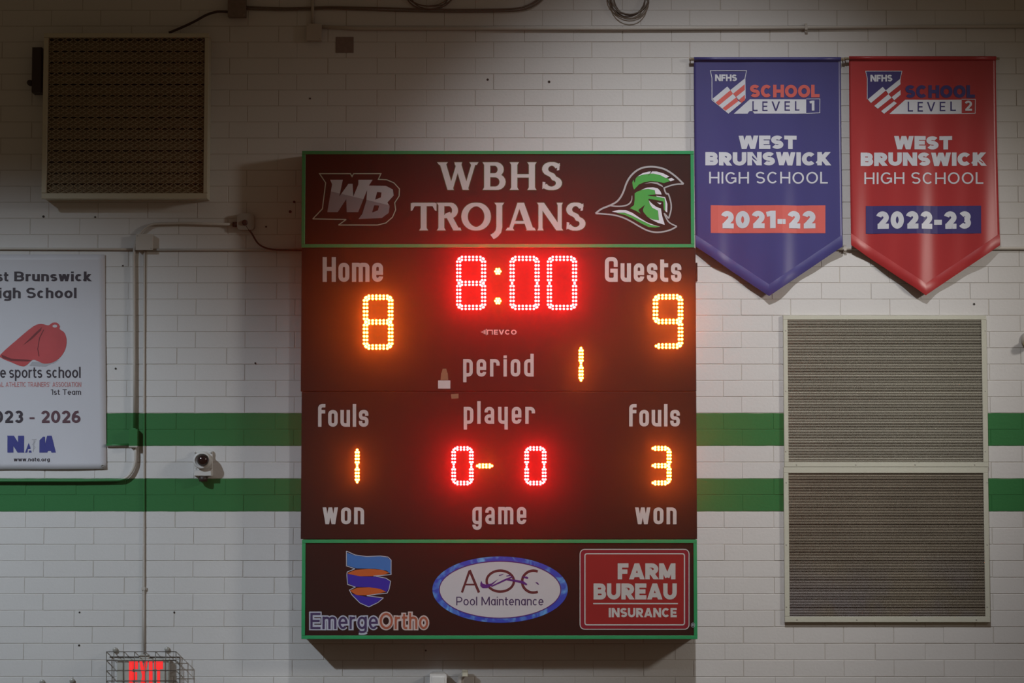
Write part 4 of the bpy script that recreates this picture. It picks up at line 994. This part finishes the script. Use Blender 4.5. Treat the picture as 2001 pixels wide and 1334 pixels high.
jbox('conduit_fitting', 252, 838, 268.5, 874, .05, PP, 'upright fitting painted green with the stripe beside the poster', screws=False)
e_ = empty('outlet_box', px2w(478, 448, 0), 'round-cornered outlet box with a dark socket feeding the scoreboard cable', 'box')
mb = MB(); q = [px2w(x, y, -.04) for x, y in rrect(463, 416.5, 497, 449, 7)]
nq = len(q); mb.add(q + [Vector((v.x, -.001, v.z)) for v in q], [tuple(range(nq))[::1]] + [(i, (i + 1) % nq, nq + (i + 1) % nq, nq + i) for i in range(nq)]); mb.build('body', M['steel'], e_)
c = px2w(478.5, 435, -.04); mb = MB(); mb.lathe(c, [(.018, -.001), (.018, .006), (.013, .014), (.012, .014)], 14); mb.build('socket', M['dark_cable'], e_, smooth=True)
c = px2w(458, 438, -.02); mb = MB(); mb.tube([px2w(455, 438.5, -.022), px2w(464, 438.5, -.022)], .016, 10); mb.build('connector', M['dark_cable'], e_, smooth=True)
run('cable', smooth([(479, 437), (484, 446), (492, 456), (503, 474), (516, 483), (535, 487.5), (560, 488.5), (596, 489)], False, 4), 1.7, .03, M['dark_cable'], 'black cable curving from the outlet box to the scoreboard', 'cable', 8)
run('cable', smooth([(330, 64), (352, 55), (380, 42), (404, 29), (425, 23), (447, 23.5)], False, 4), 2.6, .03, M['dark_cable'], 'dark cable rising from the vent top to the box at the top edge', 'cable', 8)
run('cable', smooth([(480, 13), (560, 16), (640, 13.5), (720, 15), (800, 17), (900, 19), (1000, 17), (1030, 11), (1052, -2), (1070, -20)], False, 4), 1.7, .004, M['dusty_cable'], 'long thin dusty cable sagging along the top of the wall', 'cable', 8)
run('cable', smooth([(480, 17.5), (560, 20), (640, 17), (720, 19.5), (800, 22), (900, 23.5), (1000, 21.5), (1035, 15), (1058, 0), (1074, -20)], False, 4), 1.5, .004, M['dusty_cable'], 'second dusty cable just below the first along the wall top', 'cable', 8)
# coils of spare cable hanging at the top edge
def coil(cx, cy, rx, ry, turns, label, m, r_px=1.1, seed=1):
    rnd = random.Random(seed); pts = []
    for k in range(turns):
        ox, oy, sx, sy = rnd.uniform(-4, 4), rnd.uniform(-5, 5), rnd.uniform(.85, 1.12), rnd.uniform(.85, 1.12)
        for i in range(24):
            t = 2 * math.pi * i / 24
            pts.append((cx + ox + rx * sx * math.cos(t), cy + oy + ry * sy * math.sin(t), .012 + .006 * k + .003 * math.sin(2 * t)))
    mb = MB(); mb.tube([px2w(x, y, -d) for x, y, d in pts], r_px * PXM, 6); return tag(mb.build('cable_coil', m, None, smooth=True), label, 'cable')
coil(1229, -4, 36, 36, 6, 'hanging coil of dusty cable above the gap between clock and banners', M['dusty_cable'], seed=3)
coil(838, -12, 42, 26, 4, 'flat loops of spare cable at the top edge above the scoreboard', M['dusty_cable'], seed=5)

# old plate, holes
tag((lambda mb: (mb.pbox(656, 72, 691, 103, -.003, .0005, .001), mb.build('wall_patch', M['box_brown']))[1])(MB()), 'small square brownish patch on the white bricks below the high conduit', 'patch')
def hole(x, y, r, label, g):
    c = px2w(x, y, 0); mb = MB(); mb.lathe((c.x, c.y, c.z), [(r * PXM, -.002), (r * PXM, .0022), (r * .5 * PXM, .003), (r * .45 * PXM, .001)], 10)
    return tag(mb.build('screw_anchor', M['dark_cable'], None, smooth=True), label, 'anchor', g)
for x, y, r, w_ in ((953, 155.5, 2.2, 'high above the S of the team sign'), (1073, 160, 2.6, 'above the team sign, right one of the high pair'), (567, 413.5, 3.0, 'beside the left edge of the team sign, lower of two'),
                (575, 394.5, 2.6, 'beside the left edge of the team sign, upper of two'), (606, 192.5, 1.8, 'between the vent and the top of the team sign'), (520, 443, 1.8, 'just right of the outlet box'),
                (85, 423, 2.4, 'under the left corner of the mesh vent'), (186, 424, 1.8, 'under the middle of the mesh vent'), (226, 720, 2.0, 'right of the poster at whistle height'),
                (499, 709.5, 2.0, 'on the white bricks left of the home score'), (240, 519, 1.6, 'just outside the top corner of the poster'), (1903.5, 594, 2.2, 'above the right corner of the upper air grille'),
                (155.5, 1196, 1.8, 'left of the thin conduit above the exit sign'), (340.5, 1196, 1.8, 'right of the thin conduit above the exit sign'),
                (154.5, 1260.5, 2.0, 'up and left of the wire cage'), (832, 1270.5, 1.8, 'in the shadow under the sponsor sign')):
    hole(x, y, r, 'small dark screw anchor ' + w_, 'screw anchors left in the wall')

# ------------------------------------------------------------------ security camera below the stripe
sc = empty('security_camera', px2w(398, 932, 0), 'white dome security camera with a dark eye, between the two green stripes', 'camera')
mb = MB(); mb.pbox(379.5, 881, 415.5, 929, -.02, -.001, .003); mb.build('mounting_plate', M['camera_white'], sc)
c = px2w(397, 899.5, -.02); mb = MB(); mb.lathe(c, [(17.5 * PXM, 0), (17.5 * PXM, .055), (16 * PXM, .068), (12.5 * PXM, .074), (12.3 * PXM, .070)], 32); mb.build('housing', M['camera_white'], sc, smooth=True)
c = px2w(396.6, 898.5, -.088); rr_ = 12.0 * PXM; mb = MB(); mb.lathe(c, [(rr_ * math.cos(t * math.pi / 16), rr_ * math.sin(t * math.pi / 16)) for t in range(8)] + [(.001, rr_)], 32); mb.build('dome', M['camera_dome'], sc, smooth=True)
mb = MB(); p0 = px2w(381, 917, -.02); p1 = px2w(415, 930, -.02)
mb.box(p0.x, p1.x, -.062, -.02, p1.z, p0.z, .004); mb.build('bracket', M['camera_white'], sc)
mb = MB(); c = px2w(397.5, 934, -.03); mb.tube([(c.x, -.035, px2w(397, 930, -.03).z), (c.x, -.035, px2w(397, 940.5, -.03).z)], .026, 14); mb.build('cable_gland', M['dark_cable'], sc, smooth=True)
for x, y in ((381.5, 884), (413, 884), (383, 916), (412, 917)):
    c = px2w(x, y, -.021); mb = MB(); mb.lathe(c, [(.006, 0), (.0055, .003), (.002, .004)], 10); mb.build('screw', M['steel'], sc)

# ------------------------------------------------------------------ exit sign in its wire cage
ex = empty('exit_sign', px2w(281, 1380, 0), 'lit exit sign with red letters at the bottom edge of the frame', 'sign')
mb = MB(); mb.pbox(228, 1287, 330, 1372, -.055, -.012, .004); mb.build('housing', M['exit_box'], ex)
mb = MB(); mb.pbox(272, 1279, 291, 1287, -.05, -.02, .002); mb.build('canopy', M['exit_box'], ex)
decal('lettering', text('E', 252, 269.5, 1291.5, 1349, .27) + text('X', 272.5, 288.5, 1291.5, 1349, .27) + text('I', 291, 298, 1291.5, 1349, .2) + text('T', 301, 318.5, 1291.5, 1349, .27), -.055, M['exit_red'], ex, 'glowing red letters reading EXIT', off=.001)
cg = empty('wire_cage', px2w(281, 1390, 0), 'grey wire cage fixed over the exit sign', 'cage')
def wire(pts, r=.0028, nm='wire'):
    mb = MB(); mb.tube(pts, r, 6); mb.build(nm, M['cage'], cg, smooth=True)
yc = -.12
xs = [208, 222.5, 242.5, 263, 284, 304, 324, 344]; ys_ = [1273, 1290, 1310, 1330, 1350, 1370, 1390]
for x in xs: wire([px2w(x, 1273, -.004), px2w(x, 1273, yc), px2w(x, 1390, yc), px2w(x, 1390, -.004)])
for y in ys_: wire([px2w(208, y, -.004), px2w(208, y, yc - .003), px2w(344, y, yc - .003), px2w(344, y, -.004)])
for k in (-.04, -.08): wire([px2w(208, 1392, k), px2w(208, 1273, k), px2w(344, 1273, k), px2w(344, 1392, k)])
wire([px2w(214, 1283, -.004), px2w(351, 1283, -.004), px2w(351, 1390, -.004)])
for x, y in ((225, 1269.5), (326.5, 1268.5)):
    c = px2w(x, y, -.012); mb = MB(); mb.lathe(c, [(.016, -.010), (.016, 0), (.012, .004), (.006, .005)], 14); mb.build('washer', M['steel'], cg, smooth=True)
for x, y, w_ in ((83, 1332, 'farther from'), (141.5, 1330, 'nearer to')):
    c = px2w(x, y, 0); mb = MB(); mb.lathe(c, [(.016, -.002), (.016, .010), (.012, .014), (.006, .015)], 14)
    tag(mb.build('wall_bolt', M['steel'], None, smooth=True), 'round grey bolt head at the bottom edge, the one ' + w_ + ' the exit sign cage', 'bolt', 'bolt heads left of the exit sign')

# bottom centre: two small boxes in the scoreboard's shadow
e_ = empty('electrical_box', px2w(856, 1345, 0), 'pale arched electrical box at the bottom edge below the sponsor sign', 'box')
mb = MB(); q = [px2w(x, y, -.07) for x, y in [(840, 1372), (840, 1316), (845, 1313.5), (867, 1313.5), (872.5, 1318), (872.5, 1372)]]
nq = len(q); mb.add(q + [Vector((v.x, -.001, v.z)) for v in q], [tuple(range(nq))] + [(i, (i + 1) % nq, nq + (i + 1) % nq, nq + i) for i in range(nq)]); mb.build('body', M['camera_white'], e_)
mb = MB(); mb.pbox(844, 1322, 868.5, 1368, -.074, -.070, .001); mb.build('cover', M['camera_white'], e_)
e_ = empty('pipe_elbow', px2w(906, 1345, 0), 'small cream pipe elbow beside the pale electrical box', 'pipe')
mb = MB(); mb.tube([px2w(900, 1372, -.03), px2w(900, 1330, -.03), px2w(902, 1320, -.035), px2w(908, 1316, -.05)], .020, 12); mb.build('tube', PP, e_, smooth=True)
mb = MB(); mb.pbox(903, 1309, 914, 1322, -.075, -.03, .003); mb.build('fitting', M['vent_frame'], e_)
# right edge fixture
e_ = empty('wall_fixture', px2w(2000, 680, 0), 'small whitish knob-like fixture at the right edge of the frame', 'fixture')
c = px2w(2011, 664, 0); mb = MB(); mb.lathe(c, [(.052, -.002), (.052, .012), (.045, .022), (.03, .03), (.02, .032)], 20); mb.build('base', PP, e_, smooth=True)
c = px2w(2008, 672, -.03); mb = MB(); mb.lathe(c, [(.028, 0), (.030, .03), (.022, .05), (.008, .055)], 16); mb.build('knob', M['amber_part'], e_, smooth=True)

# ------------------------------------------------------------------ scattering volume added before the wall to imitate lens glow round the LEDs
hz = bpy.data.materials.new('glow_scatter'); hz.use_nodes = True; nt = hz.node_tree
nt.nodes.remove(nt.nodes['Principled BSDF'])
vs = nt.nodes.new('ShaderNodeVolumeScatter'); vs.inputs['Density'].default_value = 0.032; vs.inputs['Anisotropy'].default_value = 0.79
vs.inputs['Color'].default_value = (1, 1, 1, 1)
nt.links.new(vs.outputs[0], nt.nodes['Material Output'].inputs['Volume'])
mb = MB(); mb.box(-6.9, 6.9, -1.6, -.0015, .3, 8.4)
hzo = mb.build('added_haze', hz); hzo['kind'] = 'stuff'; tag(hzo, 'added scattering volume that spreads a glow round the lit scoreboard digits', 'added_haze')
